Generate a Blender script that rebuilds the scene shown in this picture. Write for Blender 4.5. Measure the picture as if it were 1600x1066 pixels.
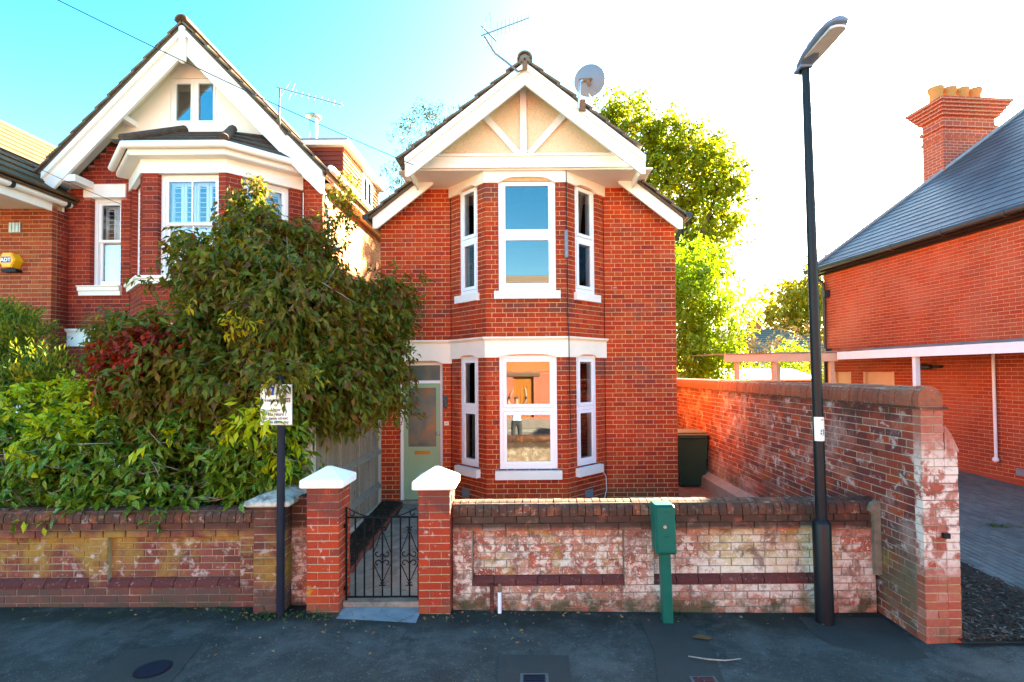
import bpy, math, random
import numpy as np
from mathutils import Vector, Matrix
for _o in list(bpy.data.objects): bpy.data.objects.remove(_o)
S = bpy.context.scene
COL = S.collection
R = math.radians
random.seed(7)

# ------------------------------------------------------------------ camera
cam_d = bpy.data.cameras.new('camera'); cam = bpy.data.objects.new('camera', cam_d); COL.objects.link(cam)
cam_d.sensor_width = 36; cam_d.lens = 18.45; cam_d.shift_x = -20/1600; cam_d.shift_y = 30/1600
cam_d.clip_start = 0.05; cam_d.clip_end = 2000
_p, _r = R(1.4), R(0.45)
_fw = Vector((0, math.cos(_p), math.sin(_p))); _up = Vector((0, -math.sin(_p), math.cos(_p))); _rt = Vector((1, 0, 0))
_cr = _rt*math.cos(_r) - _up*math.sin(_r); _cu = _rt*math.sin(_r) + _up*math.cos(_r)
cam.matrix_world = Matrix(((_cr.x, _cu.x, -_fw.x, 0), (_cr.y, _cu.y, -_fw.y, 0), (_cr.z, _cu.z, -_fw.z, 2.43), (0, 0, 0, 1)))
S.camera = cam

# ------------------------------------------------------------------ sky, sun, exposure
SUN_AZ, SUN_EL = R(45.5), R(27)          # measured from +Y towards +X: behind the houses, to the right
W = bpy.data.worlds.new('World'); S.world = W; W.use_nodes = True
_n = W.node_tree; _bg = _n.nodes['Background']; _sky = _n.nodes.new('ShaderNodeTexSky')
_sky.sky_type = 'NISHITA'; _sky.sun_disc = False; _sky.sun_elevation = SUN_EL; _sky.sun_rotation = SUN_AZ
_sky.air_density = 1.0; _sky.dust_density = 1.0; _sky.ozone_density = 1.0; _sky.altitude = 20
_hs = _n.nodes.new('ShaderNodeHueSaturation'); _hs.inputs['Saturation'].default_value = 1.56; _hs.inputs['Hue'].default_value = 0.495
_n.links.new(_sky.outputs[0], _hs.inputs['Color']); _n.links.new(_hs.outputs[0], _bg.inputs[0]); _bg.inputs[1].default_value = 0.06
sun_d = bpy.data.lights.new('sun', 'SUN'); sun_d.energy = 5.0; sun_d.angle = R(0.5); sun_d.color = (1.0, 0.90, 0.76)
sun = bpy.data.objects.new('sun', sun_d); COL.objects.link(sun)
_sd = Vector((math.sin(SUN_AZ)*math.cos(SUN_EL), math.cos(SUN_AZ)*math.cos(SUN_EL), math.sin(SUN_EL)))
sun.rotation_euler = _sd.to_track_quat('Z', 'Y').to_euler(); sun.location = (14, 20, 15)
V = S.view_settings
V.view_transform = 'Standard'; V.look = 'None'; V.gamma = 1.0; V.use_curve_mapping = False
V.exposure = 4.25
V.use_white_balance = True; V.white_balance_temperature = 7700; V.white_balance_tint = 0

# ------------------------------------------------------------------ small helpers
def tag(o, label=None, cat=None, group=None, kind=None):
    if label: o['label'] = label
    if cat: o['category'] = cat
    if group: o['group'] = group
    if kind: o['kind'] = kind
    return o
def thing(name, label, cat, loc=(0, 0, 0), group=None):
    o = bpy.data.objects.new(name, None); COL.objects.link(o); o.location = loc; o.empty_display_size = 0.2
    return tag(o, label, cat, group)
def link(o, parent=None):
    COL.objects.link(o)
    if parent is not None:
        o.parent = parent
        l = Vector((0, 0, 0)); q = parent
        while q is not None: l += q.location; q = q.parent
        o.location = o.location - l
    return o

class MB:
    """collects shapes in world coordinates, builds ONE mesh object"""
    def __init__(s): s.v = []; s.f = []; s.sm = []
    def add(s, vs, fs, smooth=False):
        b = len(s.v); s.v += [tuple(p) for p in vs]; s.f += [tuple(i+b for i in f) for f in fs]; s.sm += [smooth]*len(fs); return s
    def box(s, x0, x1, y0, y1, z0, z1):
        vs = [(x0,y0,z0),(x1,y0,z0),(x1,y1,z0),(x0,y1,z0),(x0,y0,z1),(x1,y0,z1),(x1,y1,z1),(x0,y1,z1)]
        return s.add(vs, [(0,3,2,1),(4,5,6,7),(0,1,5,4),(1,2,6,5),(2,3,7,6),(3,0,4,7)])
    def cbox(s, x0, x1, y0, y1, z0, z1, c=0.008):
        """box with chamfered edges"""
        p = []
        for z, i in ((z0, c), (z0+c, 0), (z1-c, 0), (z1, c)):
            k = c
            X0, X1, Y0, Y1 = x0+i, x1-i, y0+i, y1-i
            p += [(X0+k,Y0,z),(X1-k,Y0,z),(X1,Y0+k,z),(X1,Y1-k,z),(X1-k,Y1,z),(X0+k,Y1,z),(X0,Y1-k,z),(X0,Y0+k,z)]
        fs = [tuple(range(7, -1, -1)), tuple(range(24, 32))]
        for a in range(3):
            for i in range(8):
                j = (i+1) % 8; fs.append((a*8+i, a*8+j, a*8+8+j, a*8+8+i))
        return s.add(p, fs)
    def fbox(s, F, u0, u1, z0, z1, n0, n1):
        """box in a wall frame F = (origin, U, N): along the wall u, up z, outward n"""
        O, U, N = F
        c = [(u0,z0,n0),(u1,z0,n0),(u1,z1,n0),(u0,z1,n0),(u0,z0,n1),(u1,z0,n1),(u1,z1,n1),(u0,z1,n1)]
        return s.add([O+U*u+N*n+Vector((0,0,z)) for u,z,n in c], [(0,3,2,1),(4,5,6,7),(0,1,5,4),(1,2,6,5),(2,3,7,6),(3,0,4,7)])
    def fprism(s, F, poly, n0, n1):
        """polygon (u,z) in a wall frame, extruded from n0 to n1"""
        O, U, N = F; k = len(poly)
        vs = [O+U*u+N*n0+Vector((0,0,z)) for u,z in poly] + [O+U*u+N*n1+Vector((0,0,z)) for u,z in poly]
        return s.add(vs, [tuple(range(k-1,-1,-1)), tuple(range(k,2*k))] + [(i,(i+1)%k,k+(i+1)%k,k+i) for i in range(k)])
    def xprism(s, poly, y0, y1):
        """polygon in (x,z) extruded along y"""
        k = len(poly)
        return s.add([(x,y0,z) for x,z in poly]+[(x,y1,z) for x,z in poly],
                     [tuple(range(k)), tuple(range(2*k-1,k-1,-1))] + [(i,k+i,k+(i+1)%k,(i+1)%k) for i in range(k)])
    def slab(s, quad, t):
        """sheet through the points (one polygon), thickened by t along its normal (downwards)"""
        q = [Vector(p) for p in quad]; n = (q[1]-q[0]).cross(q[2]-q[0]).normalized()
        k = len(q); vs = q + [p - n*t for p in q]
        return s.add(vs, [tuple(range(k)), tuple(range(2*k-1,k-1,-1))] + [(i,k+i,k+(i+1)%k,(i+1)%k) for i in range(k)])
    def tube(s, path, r, n=8, caps=True, smooth=True):
        P = [Vector(p) for p in path]; rr = r if isinstance(r, (list, tuple)) else [r]*len(P)
        vs = []; ref = None
        for i, p in enumerate(P):
            t = (P[min(i+1, len(P)-1)] - P[max(i-1, 0)]).normalized()
            if ref is None: ref = Vector((0, 0, 1)) if abs(t.z) < 0.9 else Vector((1, 0, 0))
            a = t.cross(ref); a = a.normalized() if a.length > 1e-6 else t.orthogonal().normalized()
            b = a.cross(t).normalized(); ref = b
            vs += [p + a*math.cos(2*math.pi*k/n)*rr[i] + b*math.sin(2*math.pi*k/n)*rr[i] for k in range(n)]
        fs = [(i*n+k, i*n+(k+1) % n, (i+1)*n+(k+1) % n, (i+1)*n+k) for i in range(len(P)-1) for k in range(n)]
        s.add(vs, fs, smooth)
        if caps:
            s.add(vs[:n], [tuple(range(n-1, -1, -1))]); s.add(vs[-n:], [tuple(range(n))])
        return s
    def lathe(s, c, prof, n=20, smooth=True):
        """profile of (radius, z) turned about the vertical axis through c"""
        vs = [(c[0]+r*math.cos(2*math.pi*k/n), c[1]+r*math.sin(2*math.pi*k/n), c[2]+z) for r, z in prof for k in range(n)]
        m = len(prof)
        s.add(vs, [(i*n+k, i*n+(k+1) % n, (i+1)*n+(k+1) % n, (i+1)*n+k) for i in range(m-1) for k in range(n)], smooth)
        s.add(vs[:n], [tuple(range(n-1, -1, -1))]); s.add(vs[-n:], [tuple(range(n))]); return s
    def sweep(s, path, prof, closed_prof=True):
        """profile [(outward, z)] swept along a plan polyline [(x,y)], mitred; outward = right-hand side of travel"""
        P = [Vector((p[0], p[1])) for p in path]; k = len(prof); vs = []
        for i, p in enumerate(P):
            d0 = (P[i]-P[i-1]).normalized() if i > 0 else None
            d1 = (P[i+1]-P[i]).normalized() if i < len(P)-1 else None
            d0 = d0 or d1; d1 = d1 or d0
            n0 = Vector((d0.y, -d0.x)); n1 = Vector((d1.y, -d1.x)); m = (n0+n1).normalized(); m = m/max(0.3, m.dot(n0))
            vs += [(p.x+m.x*o, p.y+m.y*o, z) for o, z in prof]
        fs = [(i*k+j, i*k+(j+1) % k, (i+1)*k+(j+1) % k, (i+1)*k+j) for i in range(len(P)-1) for j in range(k if closed_prof else k-1)]
        fs = [f[::-1] for f in fs]
        if closed_prof: fs += [tuple(range(k)), tuple(range(len(P)*k-1, len(P)*k-k-1, -1))]
        return s.add(vs, fs)
    def build(s, name, mat, parent=None, loc=None):
        if loc is None:
            a = np.array(s.v); mn, mx = a.min(0), a.max(0); loc = ((mn[0]+mx[0])/2, (mn[1]+mx[1])/2, mn[2])
        me = bpy.data.meshes.new(name)
        me.from_pydata([(x-loc[0], y-loc[1], z-loc[2]) for x, y, z in s.v], [], s.f)
        me.polygons.foreach_set('use_smooth', s.sm); me.materials.append(mat); me.update()
        o = bpy.data.objects.new(name, me); o.location = loc
        return link(o, parent)
def frame(p0, p1):
    """wall frame from plan point p0 to p1; outward is to the right of travel"""
    O = Vector((p0[0], p0[1], 0)); U = (Vector((p1[0], p1[1], 0)) - O); L = U.length; U.normalize()
    return (O, U, Vector((U.y, -U.x, 0))), L
def gz(x):
    """street falls gently from left to right"""
    return float(np.interp(x, [-16, -5.3, -2.2, -0.7, 1.4, 3.5, 4.2, 14], [.2, .125, .10, .07, .03, .01, .03, .10]))

# ------------------------------------------------------------------ materials
def newmat(name):
    m = bpy.data.materials.new(name); m.use_nodes = True
    return m, m.node_tree.nodes, m.node_tree.links, m.node_tree.nodes['Principled BSDF']
def rgb(c): return (c[0], c[1], c[2], 1.0)
def noise(N, L, pos, scale, detail=4, rough=0.6, dist=0.0):
    n = N.new('ShaderNodeTexNoise'); n.inputs['Scale'].default_value = scale; n.inputs['Detail'].default_value = detail
    n.inputs['Roughness'].default_value = rough; n.inputs['Distortion'].default_value = dist; L.new(pos, n.inputs['Vector']); return n.outputs['Fac']
def ramp(N, L, fac, stops, interp='LINEAR'):
    r = N.new('ShaderNodeValToRGB'); r.color_ramp.interpolation = interp; e = r.color_ramp.elements
    while len(e) > len(stops): e.remove(e[-1])
    while len(e) < len(stops): e.new(0.5)
    for k, (p, c) in enumerate(stops):
        e[k].position = p; e[k].color = rgb(c) if len(c) == 3 else c
    L.new(fac, r.inputs[0]); return r.outputs[0]
def math_n(N, L, op, a, b=None, clamp=False):
    n = N.new('ShaderNodeMath'); n.operation = op; n.use_clamp = clamp
    for i, x in enumerate((a, b)):
        if x is None: continue
        if isinstance(x, (int, float)): n.inputs[i].default_value = x
        else: L.new(x, n.inputs[i])
    return n.outputs[0]
def mixc(N, L, fac, a, b, mode='MIX'):
    n = N.new('ShaderNodeMix'); n.data_type = 'RGBA'; n.blend_type = mode
    for i, x in ((0, fac), (6, a), (7, b)):
        if isinstance(x, (int, float)): n.inputs[i].default_value = x
        elif isinstance(x, tuple): n.inputs[i].default_value = rgb(x)
        else: L.new(x, n.inputs[i])
    return n.outputs[2]
def bump(N, L, B, h, strength=0.3, dist=0.01):
    b = N.new('ShaderNodeBump'); b.inputs['Strength'].default_value = strength; b.inputs['Distance'].default_value = dist
    L.new(h, b.inputs['Height']); L.new(b.outputs[0], B.inputs['Normal'])
def position(N): return N.new('ShaderNodeNewGeometry').outputs['Position']
def grey(x): return (x, x, x)
def stain(N, L, pos, col, st):
    """patches of dirt, limewash or lichen with shapes of their own: (colour, scale, low, high, amount, [z window], [x window])"""
    for s_ in st:
        c, sc, lo, hi, amt = s_[:5]
        m = ramp(N, L, noise(N, L, pos, sc, 6, 0.68, 0.4), [(lo, grey(0)), (hi, grey(amt))])
        for ax, win in zip((2, 0, 1), s_[5:]):
            if win is None: continue
            sep = N.new('ShaderNodeSeparateXYZ'); L.new(pos, sep.inputs[0])
            w = math_n(N, L, 'ADD', sep.outputs[ax], math_n(N, L, 'MULTIPLY', math_n(N, L, 'SUBTRACT', noise(N, L, pos, 3.1, 3), 0.5), win[3] if len(win) > 3 else 0.3))
            a, b, soft = win[0], win[1], win[2]
            up = math_n(N, L, 'MULTIPLY', math_n(N, L, 'SUBTRACT', w, a), 1/soft, True)
            dn = math_n(N, L, 'MULTIPLY', math_n(N, L, 'SUBTRACT', b, w), 1/soft, True)
            m = math_n(N, L, 'MULTIPLY', m, math_n(N, L, 'MULTIPLY', up, dn))
        col = mixc(N, L, m, col, c)
    return col
def brick_mat(name, cols, stains=(), rough=0.85, grain=0.35):
    m, N, L, B = newmat(name); pos = position(N)
    oi = N.new('ShaderNodeObjectInfo').outputs['Random']; isl = N.new('ShaderNodeNewGeometry').outputs['Random Per Island']
    rnd = math_n(N, L, 'FRACT', math_n(N, L, 'ADD', oi, isl))
    k = len(cols); col = ramp(N, L, rnd, [(i/(k-1) if k > 1 else 0, c) for i, c in enumerate(cols)])
    var = ramp(N, L, noise(N, L, pos, 38, 5, 0.7), [(0.25, grey(1-grain)), (0.75, grey(1+grain*0.25))])
    col = mixc(N, L, 1.0, col, var, 'MULTIPLY')
    big = ramp(N, L, noise(N, L, pos, 0.9, 3), [(0.3, grey(0.78)), (0.7, grey(1.12))])
    col = mixc(N, L, 1.0, col, big, 'MULTIPLY')
    col = stain(N, L, pos, col, stains)
    L.new(col, B.inputs['Base Color']); B.inputs['Roughness'].default_value = rough; B.inputs['Specular IOR Level'].default_value = 0.25
    bump(N, L, B, noise(N, L, pos, 130, 6, 0.7), 0.5, 0.004)
    return m
def plain(name, c, rough=0.6, var=0.12, scale=8, metal=0.0, spec=0.4, bmp=0.15, bscale=80, stains=(), bdist=0.003):
    m, N, L, B = newmat(name); pos = position(N)
    v = ramp(N, L, noise(N, L, pos, scale, 5, 0.65), [(0.3, tuple(x*(1-var) for x in c)), (0.7, tuple(min(1, x*(1+var*0.6)) for x in c))])
    v = stain(N, L, pos, v, stains)
    L.new(v, B.inputs['Base Color']); B.inputs['Roughness'].default_value = rough; B.inputs['Metallic'].default_value = metal
    B.inputs['Specular IOR Level'].default_value = spec
    if bmp: bump(N, L, B, noise(N, L, pos, bscale, 5, 0.7), bmp, bdist)
    return m
def leaf_mat(name, stops, scale=1.3, rough=0.45, trans=0.35, spot=None, isl_w=0.55):
    m, N, L, B = newmat(name); g = N.new('ShaderNodeNewGeometry'); pos = g.outputs['Position']
    f = math_n(N, L, 'ADD', math_n(N, L, 'MULTIPLY', noise(N, L, pos, scale, 3, 0.6), 1.5*(1-isl_w)+0.15), math_n(N, L, 'MULTIPLY', g.outputs['Random Per Island'], isl_w))
    f = math_n(N, L, 'SUBTRACT', f, 0.25*(1-isl_w)+0.05, True)
    col = ramp(N, L, f, stops)
    if spot:
        col = mixc(N, L, ramp(N, L, noise(N, L, pos, 90, 2, 0.5), [(0.58, grey(0)), (0.64, grey(0.8))]), col, spot)
    L.new(col, B.inputs['Base Color']); B.inputs['Roughness'].default_value = rough; B.inputs['Specular IOR Level'].default_value = 0.22
    t = N.new('ShaderNodeBsdfTranslucent'); L.new(mixc(N, L, 1.0, col, (1.0, 0.95, 0.45), 'MULTIPLY'), t.inputs[0])
    mx = N.new('ShaderNodeMixShader'); mx.inputs[0].default_value = trans
    L.new(B.outputs[0], mx.inputs[1]); L.new(t.outputs[0], mx.inputs[2]); L.new(mx.outputs[0], N['Material Output'].inputs[0])
    return m
def glass_mat(name, refl=0.25, tint=(0.75, 0.8, 0.8), rough=0.0):
    m, N, L, B = newmat(name)
    t = N.new('ShaderNodeBsdfTransparent'); t.inputs[0].default_value = rgb(tint)
    g = N.new('ShaderNodeBsdfGlossy'); g.inputs['Roughness'].default_value = rough; g.inputs[0].default_value = (1, 1, 1, 1)
    lw = N.new('ShaderNodeFresnel'); lw.inputs[0].default_value = 1.5
    fac = math_n(N, L, 'ADD', lw.outputs[0], refl, True)
    mx = N.new('ShaderNodeMixShader'); L.new(fac, mx.inputs[0]); L.new(t.outputs[0], mx.inputs[1]); L.new(g.outputs[0], mx.inputs[2])
    L.new(mx.outputs[0], N['Material Output'].inputs[0]); N.remove(B); return m

RED = [(.50,.046,.008), (.46,.034,.007), (.42,.030,.009), (.52,.062,.011), (.48,.040,.007), (.36,.028,.012), (.50,.055,.011), (.27,.028,.020), (.49,.040,.007), (.46,.07,.025), (.48,.036,.007)]
M = {}
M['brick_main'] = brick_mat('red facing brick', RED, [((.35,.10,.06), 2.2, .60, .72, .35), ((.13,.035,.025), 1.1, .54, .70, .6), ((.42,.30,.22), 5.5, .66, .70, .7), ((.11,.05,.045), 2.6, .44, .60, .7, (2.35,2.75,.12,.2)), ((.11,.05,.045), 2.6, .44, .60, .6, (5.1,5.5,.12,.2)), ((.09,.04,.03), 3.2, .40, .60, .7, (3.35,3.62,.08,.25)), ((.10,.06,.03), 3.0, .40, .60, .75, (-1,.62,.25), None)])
M['mortar_main'] = plain('pale lime mortar', (.66,.35,.17), .95, .25, 14, bmp=.3, stains=[((.20,.09,.05), 1.4, .58, .72, .5)])
DRED = [(0.342,0.034,0.014), (0.285,0.028,0.013), (0.228,0.025,0.015), (0.361,0.044,0.015), (0.162,0.019,0.017), (0.314,0.032,0.013)]
M['brick_left'] = brick_mat('deep red brick', DRED, [((.09,.02,.02), 1.8, .58, .72, .5)])
M['mortar_left'] = plain('pinkish mortar', (.44,.16,.10), .95, .3, 14, bmp=.3)
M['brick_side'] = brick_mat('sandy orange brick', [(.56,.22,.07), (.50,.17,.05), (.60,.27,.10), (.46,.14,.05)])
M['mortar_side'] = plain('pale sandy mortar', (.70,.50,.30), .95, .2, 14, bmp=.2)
M['brick_orange'] = brick_mat('orange bounce brick', [(.58,.15,.03), (.52,.12,.025)])  # unseen house sides coloured orange so their bounce warms the boundary wall
M['brick_far'] = brick_mat('orange red brick', [(.40,.07,.02), (.36,.05,.018), (.30,.045,.02), (.44,.09,.03), (.26,.04,.02)], [((.35,.14,.05), 1.5, .52, .66, .4)])
M['mortar_far'] = plain('buff mortar', (.42,.27,.15), .95, .25, 14, bmp=.3)
M['brick_right'] = brick_mat('plain red stock brick', [(.42,.060,.022), (.37,.045,.018), (.40,.075,.035), (.33,.045,.022), (.44,.055,.018)], [((.38,.13,.08), .7, .45, .65, .45)])
M['mortar_right'] = plain('warm mortar', (.52,.26,.14), .95, .2, 14, bmp=.3)
# street walls: old brick with limewash remains, soot and lichen
LIME = (.62,.54,.44); SOOT = (.045,.024,.016); LICH = (.30,.19,.03); ALGA = (.055,.055,.025)
FW_ST = [((.46,.20,.13), 3.2, .52, .62, .5), ((.52,.44,.22), 1.3, .38, .58, .8, (.30,.90,.15), (1.6,3.4,.4,.5)), ((.66,.60,.50), 2.2, .40, .56, .85, (.0,.58,.18,.4), (.9,3.6,.4,.8)), (LIME, 9, .50, .57, .85, (.0,.86,.15)), ((.74,.66,.60), 42, .57, .62, .85, (.10,.95,.2)), (LICH, 2.3, .58, .66, .6), ((.13,.045,.03), 4.5, .54, .62, .75), ((.10,.06,.04), 16, .60, .66, .7),
         (ALGA, 3.5, .42, .54, .9, (-.2,.24,.12)), (SOOT, 6, .22, .44, .92, (.84,1.3,.05,.10))]
MT_ST = [((.42,.36,.30), 8, .50, .60, .6), (ALGA, 3.5, .44, .58, .9, (-.2,.20,.12)), (SOOT, 6, .25, .45, .9, (.84,1.3,.05,.10))]
M['brick_front'] = brick_mat('old street wall brick', [(.40,.13,.08), (.30,.065,.04), (.44,.22,.15), (.34,.09,.055), (.48,.30,.22), (.40,.075,.03), (.42,.18,.11), (.24,.06,.04), (.52,.40,.31)], FW_ST)
M['mortar_front'] = plain('old grey mortar', (.22,.16,.12), .95, .35, 14, bmp=.5, stains=MT_ST)
M['plinth_brick'] = brick_mat('maroon plinth brick', [(.115,.028,.025), (.10,.024,.02), (.13,.035,.028)], [((.4,.33,.29), 30, .60, .68, .5)])
CP_ST = [((.55,.50,.44), 24, .58, .64, .75), (SOOT, 5, .36, .52, .85), ((.30,.19,.07), 9, .62, .72, .5)]
M['coping'] = brick_mat('weathered coping brick', [(.26,.075,.035), (.20,.06,.03), (.33,.09,.035), (.14,.05,.03), (.24,.10,.06)], CP_ST)
M['coping_red'] = brick_mat('red brown coping brick', [(.30,.085,.045), (.25,.07,.04), (.35,.10,.05), (.22,.065,.04)], [((.12,.06,.04), 6, .54, .64, .6), ((.45,.38,.30), 26, .61, .67, .5)])
LW_ST = [(LICH, 2.1, .46, .60, .75, (.3,.95,.15)), ((.52,.47,.44), 9, .55, .63, .6, (.25,.8,.12)), ((.07,.05,.04), 2.2, .34, .55, .75, (-.2,.42,.15)), (SOOT, 4, .3, .55, .8, (.84,1.3,.08,.12)), (ALGA, 4, .45, .6, .8, (-.2,.22,.1))]
M['brick_lwall'] = brick_mat('brown street wall brick', [(.20,.055,.035), (.16,.045,.03), (.24,.07,.05), (.19,.04,.03), (.13,.04,.03)], LW_ST)
M['mortar_lwall'] = plain('grey buff mortar', (.30,.25,.18), .95, .3, 14, bmp=.5, stains=LW_ST)
SW_ST = [((.40,.26,.23), 1.6, .52, .66, .65), ((.50,.42,.38), 7, .57, .65, .75, None, None), ((.13,.10,.055), 1.5, .44, .62, .8, (-.3,1.0,.5,.6)), (LICH, 1.4, .58, .68, .5, (-.3,1.1,.4,.5)), (SOOT, 3, .4, .6, .7, (1.93,2.5,.06,.12))]
M['brick_swall'] = brick_mat('mixed red and plum brick', [(.33,.05,.026), (.27,.042,.028), (.20,.036,.03), (.14,.032,.032), (.38,.06,.022), (.22,.045,.035), (.12,.035,.035), (.34,.10,.07)], SW_ST)
M['mortar_swall'] = plain('sandy grey mortar', (.42,.31,.21), .95, .3, 14, bmp=.5, stains=SW_ST)
M['brick_pale'] = brick_mat('limewashed end brick', [(.42,.12,.08), (.38,.07,.04), (.48,.20,.15), (.36,.06,.03)], [((.72,.60,.52), 7, .44, .54, .85, (.55,1.85,.3,.4)), ((.35,.14,.03), 1.7, .52, .64, .6, (-.2,.7,.3)), (ALGA, 3, .45, .6, .6, (-.2,.25,.15))])
PR_ST = [((.30,.05,.03), 2, .4, .6, .3), ((.55,.47,.42), 16, .60, .66, .7, (.1,1.1,.2)), ((.40,.27,.03), 2.6, .58, .66, .85, (.15,.55,.12)), ((.10,.035,.03), 3.2, .40, .58, .75, (.98,1.5,.1)), ((.14,.09,.05), 4, .4, .6, .7, (-.1,.22,.1))]
M['brick_pier'] = brick_mat('orange red gate pier brick', [(.46,.046,.012), (.40,.036,.011), (.50,.062,.014), (.32,.034,.016), (.44,.040,.010), (.24,.034,.022)], PR_ST)
M['mortar_pier'] = plain('cream mortar', (.40,.28,.17), .95, .3, 14, bmp=.4, stains=PR_ST[1:])

M['white'] = plain('white gloss paint', (.80,.80,.80), .35, .03, 3, bmp=.05)
M['upvc'] = plain('white plastic frame', (.82,.83,.85), .3, .02, 3, bmp=0)
M['cream'] = plain('cream masonry paint', (.86,.76,.64), .7, .06, 4, bmp=.25, bscale=120)
M['warm_white'] = plain('warm white masonry paint', (.82,.77,.71), .6, .05, 3, bmp=.2, bscale=120)
M['sill_paint'] = plain('white sill paint', (.80,.74,.68), .6, .05, 5, bmp=.2)
M['render'] = plain('white painted render', (.82,.76,.66), .85, .05, 2, bmp=.3, bscale=60)
M['pebble'] = plain('cream roughcast render', (.90,.68,.44), .95, .16, 45, bmp=1.0, bscale=70, bdist=.02)
M['soffit'] = plain('pinkish painted soffit', (.76,.64,.54), .8, .06, 3, bmp=.1)
M['roof_tile'] = plain('weathered brown concrete tile', (.15,.105,.075), .95, .4, 9, bmp=.5, stains=[((.14,.13,.07), 6, .56, .66, .6)])
M['bay_tile'] = plain('mossy dark tile', (.075,.042,.028), .95, .4, 12, bmp=.7, stains=[((.08,.08,.03), 7, .56, .66, .6)])
M['tan_tile'] = plain('tan clay roof tile', (.10,.052,.014), .9, .3, 5, bmp=.4)
M['slate'] = brick_mat('blue grey slate', [(.060,.072,.088), (.075,.088,.105), (.050,.060,.075), (.085,.095,.105)], [((.13,.11,.09), 1.2, .6, .72, .4)], rough=.42, grain=.2)
M['lead'] = plain('lead flashing', (.17,.20,.24), .5, .2, 9, bmp=.2)
M['black'] = plain('black paint', (.008,.009,.012), .4, .2, 9, bmp=.1, spec=.22)
M['navy'] = plain('dark blue grey post paint', (.010,.013,.024), .55, .2, 9, bmp=.1, spec=.15)
M['black_plastic'] = plain('black plastic', (.022,.024,.028), .4, .2, 9, bmp=.05)
M['iron'] = plain('black wrought iron', (.006,.006,.007), .6, .3, 30, bmp=.3, spec=.12)
M['sage'] = plain('sage green door paint', (.27,.40,.24), .45, .04, 3, bmp=.06)
M['brass'] = plain('aged brass', (.50,.30,.08), .35, .15, 40, metal=.9)
M['chrome'] = plain('brushed steel', (.62,.60,.58), .3, .08, 30, metal=.95)
M['galv'] = plain('galvanised steel', (.42,.44,.47), .45, .15, 30, metal=.7)
M['galv_dark'] = plain('dirty iron frame', (.10,.09,.08), .8, .3, 20, bmp=.3)
M['alu'] = plain('dull aluminium', (.16,.16,.17), .55, .1, 30, metal=.3)
M['dish'] = plain('grey satellite dish back', (.15,.18,.24), .5, .06, 6, bmp=0)
M['rust'] = plain('rusty bracket', (.20,.10,.06), .9, .4, 40, bmp=.4)
M['asphalt'] = plain('worn blue grey asphalt', (.050,.044,.038), .9, .30, 3.5, bmp=.9, bscale=120, bdist=.008, spec=.25,
                     stains=[((.092,.084,.075), 1.3, .50, .62, .7), ((.024,.021,.018), 2.4, .54, .64, .7), ((.20,.185,.17), 62, .60, .66, .75), ((.012,.011,.010), 48, .60, .66, .75), ((.10,.09,.08), 14, .58, .64, .5), ((.06,.05,.03), 7, .60, .68, .5),
                             ((.030,.030,.012), 3.2, .46, .58, .9, None, None, (4.95,5.7,.14,.35)), ((.016,.015,.011), 2.6, .40, .52, .75, None, None, (4.80,5.7,.25,.5))])
M['asphalt_new'] = plain('newer dark asphalt', (.030,.026,.022), .85, .2, 5, bmp=.7, bscale=150, bdist=.006, stains=[((.13,.13,.13), 110, .66, .72, .6)])
M['road'] = plain('pale road asphalt', (.15,.145,.14), .9, .15, 3, bmp=.4, bscale=150, bdist=.006)  # road and far paving kept pale to bounce sunlight onto the fronts
M['far_pave'] = plain('pale concrete paving', (.20,.185,.16), .9, .15, 3, bmp=.3)
M['cement'] = plain('brown stained cement', (.20,.16,.11), .95, .3, 12, bmp=.5)
M['kerb'] = plain('grey kerb stone', (.19,.18,.165), .9, .2, 6, bmp=.4)
M['concrete'] = plain('mottled path concrete', (.26,.215,.165), .92, .35, 6, bmp=.5, bscale=60, stains=[((.05,.045,.035), 3, .5, .65, .7), ((.30,.28,.25), 40, .62, .68, .5)])
M['stone'] = plain('blue grey threshold stone', (.20,.22,.23), .8, .2, 7, bmp=.3, stains=[((.06,.06,.045), 4, .55, .66, .7)])
M['concrete_post'] = plain('pale concrete', (.50,.43,.35), .9, .12, 12, bmp=.4)
M['cap_stone'] = plain('lichened grey cap stone', (.48,.46,.40), .9, .15, 8, bmp=.4, stains=[((.10,.11,.09), 7, .45, .6, .85)])
M['cap_white'] = plain('white painted pier cap', (.84,.80,.75), .7, .04, 6, bmp=.2)
M['soil'] = plain('dark garden soil', (.022,.016,.011), .98, .4, 20, bmp=1, bscale=40, bdist=.03)
M['soil_chip'] = brick_mat('bark and dead leaf bits', [(.06,.035,.02), (.03,.02,.014), (.11,.07,.04), (.045,.03,.02), (.16,.11,.06)], rough=.95)
M['mulch'] = brick_mat('bark mulch chips', [(.055,.024,.014), (.03,.016,.011), (.09,.042,.026), (.05,.026,.018), (.045,.022,.014), (.17,.14,.11), (.04,.02,.013), (.03,.016,.011)], rough=.9)
M['red_edge'] = brick_mat('red edging tile', [(.23,.06,.04), (.18,.05,.035)], [((.06,.05,.03), 6, .5, .6, .6)])
M['grass'] = plain('rough grass', (.10,.13,.035), .95, .35, 6, bmp=.6, bscale=30)
M['gravel'] = plain('brownish garden ground', (.16,.085,.055), .95, .35, 8, bmp=.6, bscale=60)
M['paver'] = brick_mat('blue grey block paver', [(.125,.118,.105), (.10,.095,.088), (.145,.138,.125), (.115,.108,.098)], [((.05,.05,.045), 3, .58, .68, .5)], rough=.85, grain=.2)
M['paver_joint'] = plain('dark paver joint sand', (.018,.016,.014), .98, .3, 20)
M['fence_board'] = brick_mat('weathered grey fence board', [(.27,.23,.17), (.31,.27,.21), (.23,.20,.15), (.35,.30,.235)], [((.12,.10,.07), 7, .6, .7, .6)], rough=.9, grain=.3)
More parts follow.
